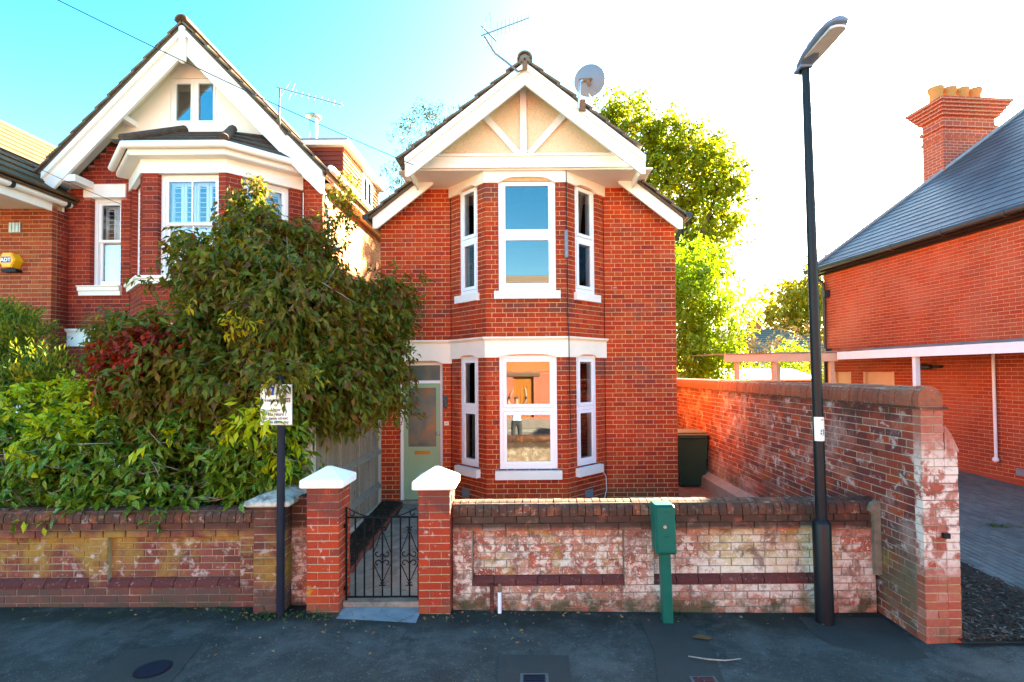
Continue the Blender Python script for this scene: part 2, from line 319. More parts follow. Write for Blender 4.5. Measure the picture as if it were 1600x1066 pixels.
M['fence_rail'] = plain('weathered fence rail', (.20,.18,.14), .9, .25, 14, bmp=.4)
M['bark'] = plain('grey brown bark', (.09,.065,.045), .95, .35, 18, bmp=.9, bscale=40, bdist=.02)
M['twig'] = plain('pale grey twig bark', (.30,.25,.20), .9, .3, 25, bmp=.5)
M['bin'] = plain('dark green wheelie bin plastic', (.016,.050,.028), .45, .15, 5, bmp=.05)
M['bin_lid'] = plain('dusty olive bin lid', (.15,.14,.06), .6, .2, 8, bmp=.1)
M['cabinet_green'] = plain('green painted steel', (.002,.095,.068), .45, .12, 6, bmp=.1, spec=.2, stains=[((.02,.08,.05), 9, .6, .7, .4)])
M['sign_white'] = plain('white sign face', (.80,.77,.70), .4, .03, 4, bmp=0)
M['ink'] = plain('black sign ink', (.012,.012,.014), .6, 0, 4, bmp=0)
M['blue_ink'] = plain('blue sign ink', (.01,.05,.33), .5, 0, 4, bmp=0)
M['yellow_box'] = plain('yellow alarm box plastic', (.85,.42,.012), .4, .05, 6, bmp=0)
M['lamp_grey'] = plain('grey lamp housing', (.12,.17,.26), .45, .1, 6, bmp=.03)
M['lamp_lens'] = plain('cloudy lamp lens', (.55,.50,.46), .25, .08, 12, bmp=0)
M['peach'] = plain('peach toned timber', (.62,.40,.26), .7, .08, 5, bmp=.1)  # peach tone puts sunlit bounce on the carport beam into its colour
M['pale_timber'] = plain('flaking white painted board', (.70,.72,.76), .7, .06, 6, bmp=.2, stains=[((.25,.2,.16), 22, .64, .7, .6)])
M['corrug'] = plain('mossy canopy sheet', (.30,.25,.21), .9, .3, 9, bmp=.4, stains=[((.12,.12,.06), 5, .5, .6, .6)])
M['shutter'] = plain('white plantation shutter', (.80,.80,.80), .4, .03, 4, bmp=0)
M['curtain'] = plain('grey brown curtain', (.30,.25,.22), .95, .15, 10, bmp=.3)
M['blind'] = plain('cream roller blind', (.72,.64,.50), .9, .05, 4, bmp=.1)
M['dark_floor'] = plain('dark floorboards', (.06,.04,.03), .7, .2, 5)
M['plaster'] = plain('interior plaster', (.30,.27,.24), .9, .05, 3, bmp=0)
M['glass'] = glass_mat('window glass', .075, (.62,.66,.68))
M['glass_dark'] = glass_mat('side window glass', .06, (.55,.58,.60))
M['glass_soft'] = glass_mat('sash window glass', .015, (.86,.90,.94))
M['frosted'] = None
def frosted():
    m, N, L, B = newmat('frosted door glass'); pos = position(N)
    col = ramp(N, L, noise(N, L, pos, 3.2, 3, .5, .6), [(.35, (.03,.07,.075)), (.52, (.07,.11,.09)), (.66, (.22,.10,.04))])  # teal and orange reflections painted into the glass colour
    L.new(col, B.inputs['Base Color']); B.inputs['Roughness'].default_value = .28; B.inputs['Specular IOR Level'].default_value = .9
    B.inputs['Coat Weight'].default_value = .4; B.inputs['Coat Roughness'].default_value = .2
    bump(N, L, B, noise(N, L, pos, 110, 3, .5), .6, .006); return m
M['frosted'] = frosted()
M['tile_hung'] = brick_mat('orange pot clay and lit hung tile', [(.50,.20,.06), (.44,.16,.05), (.55,.24,.08), (.40,.13,.05)], rough=.9)  # pot clay; on the dormer side its orange has the sunlight painted in
M['tile_hung_red'] = brick_mat('red hung tile', [(.20,.04,.03), (.17,.035,.028), (.23,.05,.035)], rough=.9)
M['orange_wood'] = plain('orange varnished timber', (.30,.10,.015), .5, .15, 6, bmp=.1)
M['dark_timber'] = plain('dark timber', (.10,.06,.035), .8, .2, 8)

# ------------------------------------------------------------------ bricklaying
BR = {}          # thing -> list of brick records
_bm_cache = {}
def brick_geo(Lb, Hb, Db, c=0.004):
    a, h = Lb/2, Hb/2
    v = [(-a,-Db,-h),(a,-Db,-h),(a,-Db,h),(-a,-Db,h), (-a,-c,-h),(a,-c,-h),(a,-c,h),(-a,-c,h), (-a+c,0,-h+c),(a-c,0,-h+c),(a-c,0,h-c),(-a+c,0,h-c)]
    f = [(8,9,10,11)] + [(4+i,4+(i+1)%4,8+(i+1)%4,8+i) for i in range(4)] + [(i,(i+1)%4,4+(i+1)%4,4+i) for i in range(4)]
    return v, f
def brick_mesh(Lb, Hb, Db, mat, c=0.004):
    key = (round(Lb*200), round(Hb*200), round(Db*100), mat.name, c)
    if key not in _bm_cache:
        v, f = brick_geo(round(Lb*200)/200, Hb, Db, c); me = bpy.data.meshes.new('brick'); me.from_pydata(v, [], f); me.materials.append(mat); _bm_cache[key] = me
    return _bm_cache[key]
def spans(outline, holes, z):
    xs = []
    for i in range(len(outline)):
        (u0, z0), (u1, z1) = outline[i], outline[(i+1) % len(outline)]
        if (z0 <= z < z1) or (z1 <= z < z0): xs.append(u0+(z-z0)/(z1-z0)*(u1-u0))
    xs.sort(); sp = [(xs[i], xs[i+1]) for i in range(0, len(xs)-1, 2)]
    for a, b, h0, h1 in holes:
        if h0 <= z <= h1:
            o = []
            for s0, s1 in sp:
                if b <= s0 or a >= s1: o.append((s0, s1)); continue
                if a > s0: o.append((s0, a))
                if b < s1: o.append((b, s1))
            sp = o
    return [s_ for s_ in sp if s_[1]-s_[0] > .03]
def lay(owner, wall, F, outline, holes, mat, z0, z1, bond='flemish', course=.0762, ln=.2265, depth=.095, jit=.0015, joint=.009, proud=0.0, phase=0.0, hidden=None, name='brick'):
    rng = random.Random(hash((round(F[0].x*10), round(F[0].y*10), bond)) & 0xffff)
    k = 0; z = z0; hd = ln/2
    while z < z1-.02:
        h = min(course, z1-z)
        for s0, s1 in spans(outline, holes, z+h/2):
            if bond == 'flemish':
                u, seq = (phase, (ln, hd)) if k % 2 == 0 else (phase+hd/2, (hd, ln))
            elif bond == 'garden':
                if k % 4 == 3: u = phase-hd/2; seq = (hd,)
                else: u = phase-(hd if k % 2 else 0); seq = (ln,)
            else:
                u = phase-(hd if k % 2 else 0); seq = (ln,)
            tot = sum(seq); u += math.floor((s0-u)/tot)*tot; i = 0; row = []
            while u < s1-1e-4:
                w = seq[i % len(seq)]; a, b = max(u, s0), min(u+w, s1); u += w; i += 1
                if b-a <= 1e-4: continue
                row.append([a, b])
            if len(row) > 1 and row[0][1]-row[0][0] < .045: row[1][0] = row[0][0]; row.pop(0)
            if len(row) > 1 and row[-1][1]-row[-1][0] < .045: row[-2][1] = row[-1][1]; row.pop()
            for a, b in row:
                BR.setdefault(owner, []).append((wall, F, a+joint/2, b-joint/2, z+joint/2, z+h-joint/2, proud+rng.uniform(-jit, jit), depth, mat, hidden(F[0]+F[1]*(a+b)/2, z) if hidden else False, name))
        z += h; k += 1
def finish_bricks(owner, limit=300, rest_name='bricks'):
    rec = BR.pop(owner, [])
    def score(r):
        p = r[1][0]+r[1][1]*((r[2]+r[3])/2); px = 820+820*p.x/max(.5, p.y); py = 583-820*((r[4]+r[5])/2-2.43)/max(.5, p.y)
        vis = (-30 < px < 1630) and (-20 < py < 1080) and not r[9]
        return (0 if vis else 1, -((r[3]-r[2])/(p.x**2+p.y**2)))
    rec.sort(key=score); rng = random.Random(3)
    for r in rec[:limit]:
        wall, F, a, b, z0, z1, n, d, mat, _, nm = r; O, U, Nn = F
        me = brick_mesh(b-a, round((z1-z0)*200)/200, d, mat)
        o = bpy.data.objects.new(nm, me); o.location = O+U*((a+b)/2)+Nn*n+Vector((0, 0, (z0+z1)/2))
        o.rotation_euler = (0, rng.uniform(-.003, .003), math.atan2(-U.y, -U.x)+rng.uniform(-.003, .003))
        link(o, wall)
    by = {}
    for r in rec[limit:]: by.setdefault(r[8].name, []).append(r)
    top = owner
    for mn, rs in by.items():
        vs, fs = [], []
        for wall, F, a, b, z0, z1, n, d, mat, _, nm in rs:
            O, U, Nn = F; v, f = brick_geo(b-a, z1-z0, d); base = len(vs); c = O+U*((a+b)/2)+Nn*n+Vector((0, 0, (z0+z1)/2))
            for x, y, zz in v: vs.append((c.x-U.x*x+Nn.x*y, c.y-U.y*x+Nn.y*y, c.z+zz))
            fs += [tuple(i+base for i in q) for q in f]
        m = MB(); m.add(vs, fs); o = m.build(rest_name, rs[0][8], top); o['kind'] = 'stuff'
def core(F, outline, holes, n0, n1, inset=.006):
    """mortar core of a wall: cells between the openings"""
    lo, hi = min(u for u, _ in outline), max(u for u, _ in outline); outline = [(u+.008 if u == lo else u-.008 if u == hi else u, z) for u, z in outline]
    m = MB(); us = sorted({u for u, _ in outline} | {x for h in holes for x in (h[0]-inset, h[1]+inset)})
    zs = sorted({z for _, z in outline} | {x for h in holes for x in (h[2]-inset, h[3]+inset)})
    for i in range(len(us)-1):
        a, b = us[i], us[i+1]
        if b-a < 1e-5: continue
        j = 0
        while j < len(zs)-1:
            c, d = zs[j], zs[j+1]; um, zm = (a+b)/2, (c+d)/2
            ins = any(s0 <= um <= s1 for s0, s1 in spans(outline, [], zm)) and not any(h[0]-inset <= um <= h[1]+inset and h[2]-inset <= zm <= h[3]+inset for h in holes)
            if ins:
                k = j+1
                while k < len(zs)-1:
                    z2 = (zs[k]+zs[k+1])/2
                    if any(s0 <= um <= s1 for s0, s1 in spans(outline, [], z2)) and not any(h[0]-inset <= um <= h[1]+inset and h[2]-inset <= z2 <= h[3]+inset for h in holes): k += 1
                    else: break
                m.fbox(F, a, b, c, zs[k], n0, n1); j = k
            else: j += 1
    return m
def stairs(p0, p1, n=8, low=True):
    """staircase from p0 to p1 that stays under the sloping line"""
    (u0, z0), (u1, z1) = p0, p1; o = []
    for i in range(n):
        a = (u0+(u1-u0)*i/n, z0+(z1-z0)*i/n); b = (u0+(u1-u0)*(i+1)/n, z0+(z1-z0)*(i+1)/n)
        z = min(a[1], b[1]); o += [(a[0], z), (b[0], z)]
    return o

# ================================================================== THE SETTING
def sheet(name, mat, xs, ys, zf, kind='structure'):
    vs = [(x, y, zf(x, y)) for y in ys for x in xs]; k = len(xs)
    m = MB(); m.add(vs, [(j*k+i, j*k+i+1, (j+1)*k+i+1, (j+1)*k+i) for j in range(len(ys)-1) for i in range(k-1)])
    o = m.build(name, mat); o['kind'] = kind; return o
sheet('ground', M['grass'], [-400, -40, 40, 400], [-400, -14, 60, 500], lambda x, y: -.16)
XS = [-16, -12, -8, -5.3, -3.8, -2.2, -1.5, -.7, .3, 1.4, 2.5, 3.5, 4.2, 7, 10, 14]
sheet('pavement', M['asphalt'], XS, [2.6, 3.5, 4.4, 5.0, 5.62], lambda x, y: gz(x)-.006*(5.3-y))
sheet('road', M['road'], XS, [-5.8, -3, 0, 2.45], lambda x, y: gz(x)-.13+.02*min(y+5.8, 2.45-y)/4)
sheet('far_pavement', M['far_pave'], XS, [-11.2, -8, -5.95], lambda x, y: gz(x)-.005)
for (y0, y1, nm) in ((2.45, 2.598, 'kerb'), (-5.948, -5.8, 'far_kerb')):
    m = MB()
    for i in range(33):
        x0 = -15+i*.915; z = gz(x0+.45)
        m.cbox(x0, x0+.907, y0, y1, z-.28, z-.012, .014)
    m.build(nm, M['kerb'])['kind'] = 'structure'
# pavement repairs: thin sheets on top of the old asphalt
def on_pave(px, py):
    """plan point of the pavement seen at a photo pixel (camera 2.43 m up)"""
    d = 820*2.40/(py-583+.0079*(px-820)); return ((px-820)/820*d, d)
def patch(name, pts, mat, lift):
    q = [on_pave(*p) for p in pts]; m = MB(); m.slab([(x, y, gz(x)-.006*(5.3-y)+lift) for x, y in q][::-1], .02)
    o = m.build(name, mat); o['kind'] = 'structure'; return o
patch('pavement_patch', [(776,1022),(884,1022),(890,1080),(772,1080)], M['asphalt_new'], .005)
patch('pavement_patch', [(205,1024),(320,1012),(262,1085),(120,1085)], M['asphalt_new'], .005)
patch('pavement_trench', [(992,958),(1062,958),(1105,1010),(1135,1085),(1025,1085),(1015,1010)], M['asphalt_new'], .004)
patch('pavement_trench', [(1240,958),(1372,958),(1440,1018),(1400,1022),(1290,1000),(1262,985)], M['asphalt_new'], .004)
# garden ground behind the street wall, passage beside the house
sheet('garden_ground', M['gravel'], [-1.0, 1, 2.5, 3.6], [5.5, 7, 9.2, 14], lambda x, y: .14+.02*min(y-5.5, 3))
sheet('side_passage', M['gravel'], [2.55, 3.0, 3.6], [8.6, 12, 20], lambda x, y: .215)
sheet('neighbour_garden_ground', M['soil'], [-16, -8, -2.43], [5.45, 7, 9.6], lambda x, y: .22)
P0 = lambda y: .105+(y-5.25)*.040
m = MB()
for k in range(5):                       # cast concrete path, cracked across
    y0 = 5.42+k*.70; y1 = y0+.695
    m.slab([(-2.00, y0, P0(y0)), (-1.02, y0, P0(y0)), (-1.10, y1, P0(y1)), (-2.06, y1, P0(y1))], .15)
m.build('garden_path', M['concrete'])['kind'] = 'structure'
m = MB(); m.slab([(-2.42, 5.5, .16), (-2.03, 5.5, .16), (-2.1, 8.86, .30), (-2.42, 8.86, .30)], .2)
m.build('flower_bed', M['soil'])['kind'] = 'structure'
sheet('back_garden', M['grass'], [-30, 3.6, 9, 40], [17, 25, 70], lambda x, y: .25)
# driveway on the right: bed of pavers
DZ = lambda y: .06+max(0, y-5)*.050
sheet('driveway', M['paver_joint'], [5.2, 7, 9.6], [3.5, 6, 9, 16], lambda x, y: DZ(y)-.012)
dw = bpy.data.objects['driveway']
sheet('mulch_bed', M['soil'], [3.8, 4.5, 5.22], [4.62, 6, 9, 14], lambda x, y: .05+max(0, y-4.6)*.045)
pav = []
for i in range(44):
    x = 5.22+i*.1
    for j in range(58):
        y = 4.0+j*.2+(.1 if i % 2 else 0)
        px, py = 820+820*x/y, 583+820*(2.43-DZ(y))/y
        pav.append((0 if (1480 < px < 1640 and py < 1066) else 1, y, x))
pav.sort(); v, f = brick_geo(.190, .090, .06, .006); me = bpy.data.meshes.new('paver')
me.from_pydata([(b_, a_, c_) for a_, c_, b_ in v], [], [q for q in f]); me.materials.append(M['paver'])
def paver_v(x, y): return x, y, DZ(y)+random.uniform(-.003, .003)
rest = MB()
for k, (vis, y, x) in enumerate(pav):
    p = paver_v(x, y)
    if k < 300:
        o = bpy.data.objects.new('paver', me); o.location = p; o.rotation_euler = (.049+random.uniform(-.006, .006), random.uniform(-.01, .01), random.uniform(-.01, .01)); link(o, dw)
    else: rest.add([(p[0]+b_, p[1]+a_, p[2]+c_+a_*.05) for a_, c_, b_ in v], f)
rest.build('pavers', M['paver'], dw)['kind'] = 'stuff'
for nm, y0, y1 in (('garden_kerb', 4.64, 5.0),):
    m = MB(); m.cbox(4.35, 5.2, 4.55, 4.66, -.1, .075, .012); m.build(nm, M['kerb'])['kind'] = 'structure'
def chips(name, mat, n, region, zf, size, seed, parent=None):
    rng = np.random.default_rng(seed); vs, fs = [], []
    while len(fs) < n:
        x, y = region(rng); a = rng.uniform(0, 6.3); l, w = size*rng.uniform(.5, 1.6), size*rng.uniform(.15, .5); t = rng.normal(0, .35); b = len(vs); z = zf(x, y)+rng.uniform(.004, .03)
        ca, sa = math.cos(a), math.sin(a)
        for i, j in ((-l, -w), (l, -w*.7), (l*.8, w), (-l, w*.8)): vs.append((x+ca*i-sa*j, y+sa*i+ca*j, z+i*t*.5+j*rng.normal(0, .4)))
        fs.append((b, b+1, b+2, b+3))
    m = MB(); m.add(vs, fs); o = m.build(name, mat, parent); o['kind'] = 'stuff'; return o
chips('bark_mulch', M['mulch'], 5200, lambda r: (r.uniform(3.86, 5.2), 4.66+r.random()**1.6*5), lambda x, y: .05+max(0, y-4.6)*.045, .022, 5)
tag(bpy.data.objects['bark_mulch'], 'dark bark mulch covering the bed beside the block paved drive', 'mulch')
o = chips('bed_litter', M['soil_chip'], 1500, lambda r: (r.uniform(-2.4, -2.05), r.uniform(5.5, 8.8)), lambda x, y: .16+(y-5.5)*.0417, .02, 6)
tag(o, 'dead leaves and bark bits on the narrow bed beside the path', 'leaf litter')
edg = thing('path_edging', 'row of red edging tiles between the path and the narrow bed', 'edging', (-2.06, 7, .15))
for k in range(7):
    y0 = 5.47+k*.485
    m = MB(); m.cbox(-2.05-.006*k-.025, -2.05-.006*k+.03, y0, y0+.475, P0(y0)-.1, P0(y0)+.055+random.uniform(-.008, .008), .012); m.build('edging_tile', M['red_edge'], edg)

# ================================================================== MAIN HOUSE
house = thing('brick_house', 'red brick house with two storey bay, cream gable and sage green door', 'house', (.06, 9.5, .2))
Yw = 8.9
F0, L0 = frame((-2.45, Yw), (2.58, Yw))
out = [(0, .10), (L0, .10)] + stairs((L0, 4.97), (L0-.85, 5.68), 9) + stairs((.85, 5.68), (0, 4.99), 9)
holes = [(1.20, 3.81, .0, 5.61), (.32, 1.05, .27, 2.62), (-.1, 1.21, 2.60, 2.975)]
c = core(F0, out, [holes[0], holes[1]], -.20, -.007); wall_f = c.build('front_wall', M['mortar_main'], house)
hid = lambda p, z: p.x < -1.75 and z > 2.9 and z < 4.4
lay(house, wall_f, F0, out, holes, M['brick_main'], .10, 5.69, phase=.03, hidden=hid)
# bay: two canted sides and a front
BP = [(-1.25, 8.9), (-.61, 8.2), (.66, 8.2), (1.36, 8.9)]
wins = {0: (.245, .745), 1: (.21, 1.11), 2: (.235, .765)}
bayF = []
for i in range(3):
    F, L = frame(BP[i], BP[i+1]); bayF.append((F, L)); a, b = wins[i]
    outb = [(0, .10), (L, .10), (L, 5.62), (0, 5.62)]
    hs = [(a, b, .92, 2.70), (a, b, 3.71, 5.45), (-.1, L+.1, 2.68, 2.985), (-.1, L+.1, 5.43, 5.7)]
    w = core(F, outb, hs[:2], -.22, -.007).build('bay_wall', M['mortar_main'], house)
    lay(house, w, F, outb, hs, M['brick_main'], .10, 5.62, phase=.0 if i != 1 else .1)
finish_bricks(house, 300)
# side and back walls, floors, ceiling
m = MB(); m.box(2.36, 2.575, 9.1, 17.5, .0, 5.0); m.box(-2.445, -2.24, 9.1, 17.5, .0, 5.0); m.box(-2.44, 2.57, 17.3, 17.5, 0, 5.0)
m.build('side_wall', M['brick_orange'], house)
m = MB(); m.box(-2.24, 2.36, 9.1, 17.3, .15, .29); m.box(-2.24, 2.36, 8.95, 17.3, 2.72, 2.92); m.box(-2.24, 2.36, 8.95, 17.3, 5.35, 5.45)
m.box(-.40, .45, 8.48, 8.95, 2.72, 2.92); m.box(-.40, .45, 8.48, 8.95, .15, .29)
m.build('floor', M['dark_floor'], house)
m = MB(); m.box(-2.24, 2.36, 12.2, 12.3, .29, 5.35); m.box(-1.36, -1.27, 9.12, 12.2, .29, 2.72); m.build('partition', M['plaster'], house)
# string course and window heads
def scallop(L, a, b, z0, z1, rise, ogee=.07):
    """band over an opening: bottom edge curves up over the window between a and b"""
    pts = [(0, z0), (max(0, a-.03), z0)]
    for i in range(13):
        t = i/12; u = a+.01+(b-a-.02)*t; e = min(1, min(t, 1-t)/.22); pts.append((u, z0+rise*(.75*math.sin(e*math.pi/2)+.25*math.sin(math.pi*t))))
    return pts + [(min(L, b+.03), z0), (L, z0), (L, z1), (0, z1)]
m = MB(); k = .012
for i, (F, L) in enumerate(bayF):
    a, b = wins[i]
    p = scallop(L, a, b, 2.675, 2.94, .05); p = [(u-(k if u == 0 else 0)+(k if u == L else 0), z) for u, z in p]
    m.fprism(F, p, -.1, .028+.001*i)
m.fprism(F0, [(0, 2.60), (.30, 2.60)] + [(.32+.73*t, 2.60+.05*math.sin(min(1, min(t, 1-t)/.2)*math.pi/2)) for t in [i/12 for i in range(13)]] + [(1.07, 2.60), (1.215, 2.60), (1.215, 2.94), (0, 2.94)], -.1, .030)
m.sweep([(-2.45, Yw)] + BP, [(-.02, 2.938), (.034, 2.938), (.045, 2.95), (.075, 2.968), (.08, 2.985), (.08, 2.997), (-.02, 3.0)])
m.build('string_course', M['cream'], house)
m = MB()
for i, (F, L) in enumerate(bayF):
    a, b = wins[i]; p = scallop(L, a, b, 5.425, 5.612, .09 if i == 1 else .05); p = [(u-(k if u == 0 else 0)+(k if u == L else 0), z) for u, z in p]
    m.fprism(F, p, -.1, .030+.001*i)
m.build('bay_head', M['cream'], house)
# windows of the bay
def casement(parent, F, a, b, z0, z1, zs, depth, gl, name='window', mat=None):
    """white frame with two lights (upper and lower), each with its own sash and pane"""
    mat = mat or M['upvc']; t = .055; n1 = -depth; n0 = n1-.07
    m = MB(); m.fbox(F, a, a+t, z0, z1, n0, n1); m.fbox(F, b-t, b, z0, z1, n0, n1); m.fbox(F, a+t, b-t, z1-t, z1, n0, n1-.001); m.fbox(F, a+t, b-t, z0, z0+.075, n0, n1-.001)
    m.fbox(F, a+t, b-t, zs-.03, zs+.03, n0, n1-.001)
    fr = m.build(name, mat, parent); s = .052
    for q0, q1 in ((z0+.075, zs-.03), (zs+.03, z1-t)):
        c0, c1 = a+t+.003, b-t-.003; q0 += .003; q1 -= .003
        m = MB(); m.fbox(F, c0, c0+s, q0, q1, n0+.01, n1+.014); m.fbox(F, c1-s, c1, q0, q1, n0+.01, n1+.014)
        m.fbox(F, c0+s, c1-s, q0, q0+s, n0+.01, n1+.013); m.fbox(F, c0+s, c1-s, q1-s, q1, n0+.01, n1+.013)
        m.build('sash', mat, fr)
        m = MB(); m.fbox(F, c0+s-.005, c1-s+.005, q0+s-.005, q1-s+.005, n1-.024, n1-.006); m.build('pane', gl, fr)
    return fr
def sill(parent, F, a, b, z0, z1, out_, mat, back=-.10):
    O, U, N = F
    m = MB(); m.fprism((O+U*0, U, N), [(a, z0), (b, z0), (b, z1), (a, z1)], back, out_)
    o = m.build('sill', mat, parent); return o
for i, (F, L) in enumerate(bayF):
    a, b = wins[i]; gl = M['glass'] if i == 1 else M['glass_dark']
    casement(house, F, a, b, .92, 2.715, 1.86, .035, gl)
    casement(house, F, a, b, 3.715, 5.50, 4.61, .035, gl)
    e = (.07, .065)
    sill(house, F, a-(.05 if i != 1 else e[0]), b+(.05 if i != 1 else e[1]), 3.59, 3.712, .065, M['sill_paint'])
    sill(house, F, a-(.05 if i != 1 else e[0]), b+(.05 if i != 1 else e[1]), .785, .917, .08, M['sill_paint'])
def curtain(F, a, b, z0, z1, n, name='curtain', mat=None, waves=5):
    O, U, N = F; m = MB(); k = 28; vs = []
    for i in range(k+1):
        t = i/k; nn = n+.025*math.sin(t*waves*2*math.pi)
        for z in (z0, z1): vs.append(O+U*(a+(b-a)*t)+N*nn+Vector((0, 0, z)))
    m.add(vs, [(2*i, 2*i+2, 2*i+3, 2*i+1) for i in range(k)], True); return m.build(name, mat or M['curtain'], house)
for i, (F, L) in enumerate(bayF):
    a, b = wins[i]
    if i == 0: curtain(F, a+.18, b-.02, 3.75, 5.4, -.20)
    if i == 2: curtain(F, a+.05, a+.28, 3.75, 5.4, -.20)
    m = MB(); m.fbox(F, a+.07, b-.07, 2.42 if i == 1 else 2.38, 2.66, -.165, -.155); m.build('roller_blind', M['blind'], house)
# door
Fd = (Vector((-2.13, 8.995, 0)), Vector((1, 0, 0)), Vector((0, -1, 0)))
m = MB(); m.fbox(Fd, 0, .05, .28, 2.625, -.06, .012); m.fbox(Fd, .68, .73, .28, 2.625, -.06, .012); m.fbox(Fd, .05, .68, 2.575, 2.625, -.06, .011); m.fbox(Fd, .05, .68, 2.265, 2.315, -.06, .011)
m.build('door_frame', M['white'], house)
m = MB(); m.fbox(Fd, .05, .68, 2.315, 2.575, -.04, -.03); m.build('fanlight', M['frosted'], house)
m = MB(); m.fbox(Fd, .055, .125, .29, 2.262, -.05, -.006); m.fbox(Fd, .605, .675, .29, 2.262, -.05, -.006); m.fbox(Fd, .125, .605, 2.19, 2.262, -.05, -.007)
m.fbox(Fd, .125, .605, 1.0, 1.185, -.05, -.007); m.fbox(Fd, .125, .605, .29, .40, -.05, -.007); m.fbox(Fd, .125, .605, .40, 1.0, -.045, -.022)
door = m.build('front_door', M['sage'], house)
m = MB(); m.fbox(Fd, .125, .605, 1.185, 2.19, -.035, -.022); m.build('door_glass', M['frosted'], door)
m = MB(); m.fbox(Fd, .24, .50, 1.055, 1.115, -.008, .004); m.fbox(Fd, .265, .475, 1.070, 1.10, .003, .008); m.build('letterbox', M['brass'], door)
m = MB(); m.tube([(-1.49, 8.99, 1.41), (-1.49, 8.955, 1.41)], [.012, .012], 10); m.lathe((-1.49, 8.95, 1.385), [(.004, 0), (.022, .01), (.028, .025), (.022, .04), (.004, .05)], 12); m.build('door_knob', M['chrome'], door)
m = MB(); m.fbox(Fd, -.02, .75, .17, .285, -.05, .10); m.build('doorstep', M['concrete'], house)
# gable: jettied roughcast panel with applied timbers
XR, ZR, SL = .035, 7.13, .79
roofz = lambda x: ZR - SL*abs(x-XR)
m = MB(); m.xprism([(-1.62, 5.70), (1.69, 5.70), (XR, 7.0)], 8.14, 8.30); m.build('gable_panel', M['pebble'], house)
m = MB(); m.box(-1.66, 1.73, 8.075, 8.16, 5.625, 5.80); m.box(-1.58, 1.65, 8.045, 8.16, 5.798, 5.835); m.build('tie_beam', M['warm_white'], house)
m = MB(); m.box(-1.95, 2.02, 8.12, 8.93, 5.60, 5.624); m.build('soffit', M['soffit'], house)
m = MB(); m.box(-.045, .055, 8.085, 8.16, 5.836, 6.98); m.build('king_post', M['warm_white'], house)
for sx in (-1, 1):
    p, q = Vector((.01+sx*.09, 0, 5.836)), Vector((.02+sx*.66, 0, 6.50)); d = (q-p).normalized(); n = Vector((-d.z, 0, d.x))*.055
    m = MB(); pts = [p-n, q-n, q+n, p+n]; pts = [(a.x, max(a.z, 5.837)) for a in pts]; pts = pts if sx < 0 else pts[::-1]
    m.xprism(pts[::-1], 8.09, 8.155); m.build('brace', M['warm_white'], house)
def barge(parent, side, x_in, x_out, xr, zr, sl, hv, y0, y1, mat, flat_end=None, name='bargeboard'):
    """sloping board under the verge tiles; hv is its vertical depth"""
    f = lambda x: zr - sl*abs(x-xr)
    p = [(x_in, f(x_in)), (x_out, f(x_out))]
    zb = f(x_out)-hv
    if flat_end is not None:
        ze = f(x_out)-flat_end; xi = xr+side*((zr-hv-ze)/sl); p += [(x_out, ze), (xi, ze)]
    else: p += [(x_out, zb)]
    p += [(x_in, f(x_in)-hv)]
    if side > 0: p = p[::-1]
    m = MB(); m.xprism(p[::-1], y0, y1); return m.build(name, mat, parent)
for sd, xo in ((-1, -1.76), (1, 1.82)):
    barge(house, sd, XR, xo, XR, ZR-.075, SL, .315, 7.735, 7.775, M['warm_white'], .27)
    barge(house, sd, XR, xo, XR, ZR-.07, SL, .10, 7.700, 7.733, M['warm_white'], None, 'verge_moulding')
    # tail of the lower verge, close to the wall
    f = lambda x: ZR-.075-SL*abs(x-XR)
    xt = -2.50 if sd < 0 else 2.63; xin = -1.50 if sd < 0 else 1.58
    barge(house, sd, xin, xt, XR, ZR-.075, SL, .27, 8.62, 8.66, M['warm_white'], .21)
    # closing boards between the two verges
    m = MB(); x0, x1 = (-1.76, -1.73) if sd < 0 else (1.79, 1.82); m.box(x0, x1, 7.776, 8.90, 5.47, f(x0)-.02); m.build('box_end', M['warm_white'], house)
# roof: tiles course by course
def tiled_slope(parent, xr, zr, sl, xe, y0f, y1, mat, gauge=.235, tw=.30, tname='roof_tile', n_ind=1, th=.03):
    """one roof slope from the ridge (xr,zr) to the eave x = xe; y0f(x) = verge line; individual tiles at the verge"""
    sd = 1 if xe > xr else -1; n = int(round(abs(xe-xr)/gauge)); g = abs(xe-xr)/n; rest = MB()
    for i in range(n):
        xa, xb = xr+sd*g*i, xr+sd*(g*(i+1)+.05); za, zb = zr-sl*abs(xa-xr)-.015, zr-sl*abs(xb-xr)+.026
        y = y0f((xa+xb)/2); j = 0
        while y < y1:
            w = tw if j < n_ind else 1.5
            yb = min(y+w-.006, y1); q = [(xa, y, za), (xb, y, zb), (xb, yb, zb), (xa, yb, za)]
            if sd < 0: q = q[::-1]
            if j < n_ind:
                m = MB(); jz = random.uniform(-.006, .006); m.slab([(a, b, c_+jz) for a, b, c_ in q], th); m.build(tname, mat, parent)
            else: rest.slab(q, th)
            y += w; j += 1
    rest.build('roof_tiles', mat, parent)['kind'] = 'stuff'
    m = MB(); z1 = zr-.06; ze = z1-sl*abs(xe-xr)
    yb0 = max(y0f(xr), y0f(xe))+.03; q = [(xr, yb0, z1), (xe, yb0, ze), (xe, y1, ze), (xr, y1, z1)]
    m.slab(q if sd > 0 else q[::-1], .04); m.build('roof_deck', M['dark_timber'], parent)
yv = lambda x: 7.68 if -1.80 < x < 1.86 else 8.56
tiled_slope(house, XR, ZR, SL, -2.56, yv, 17.6, M['roof_tile'])
tiled_slope(house, XR, ZR, SL, 2.68, yv, 17.6, M['roof_tile'])
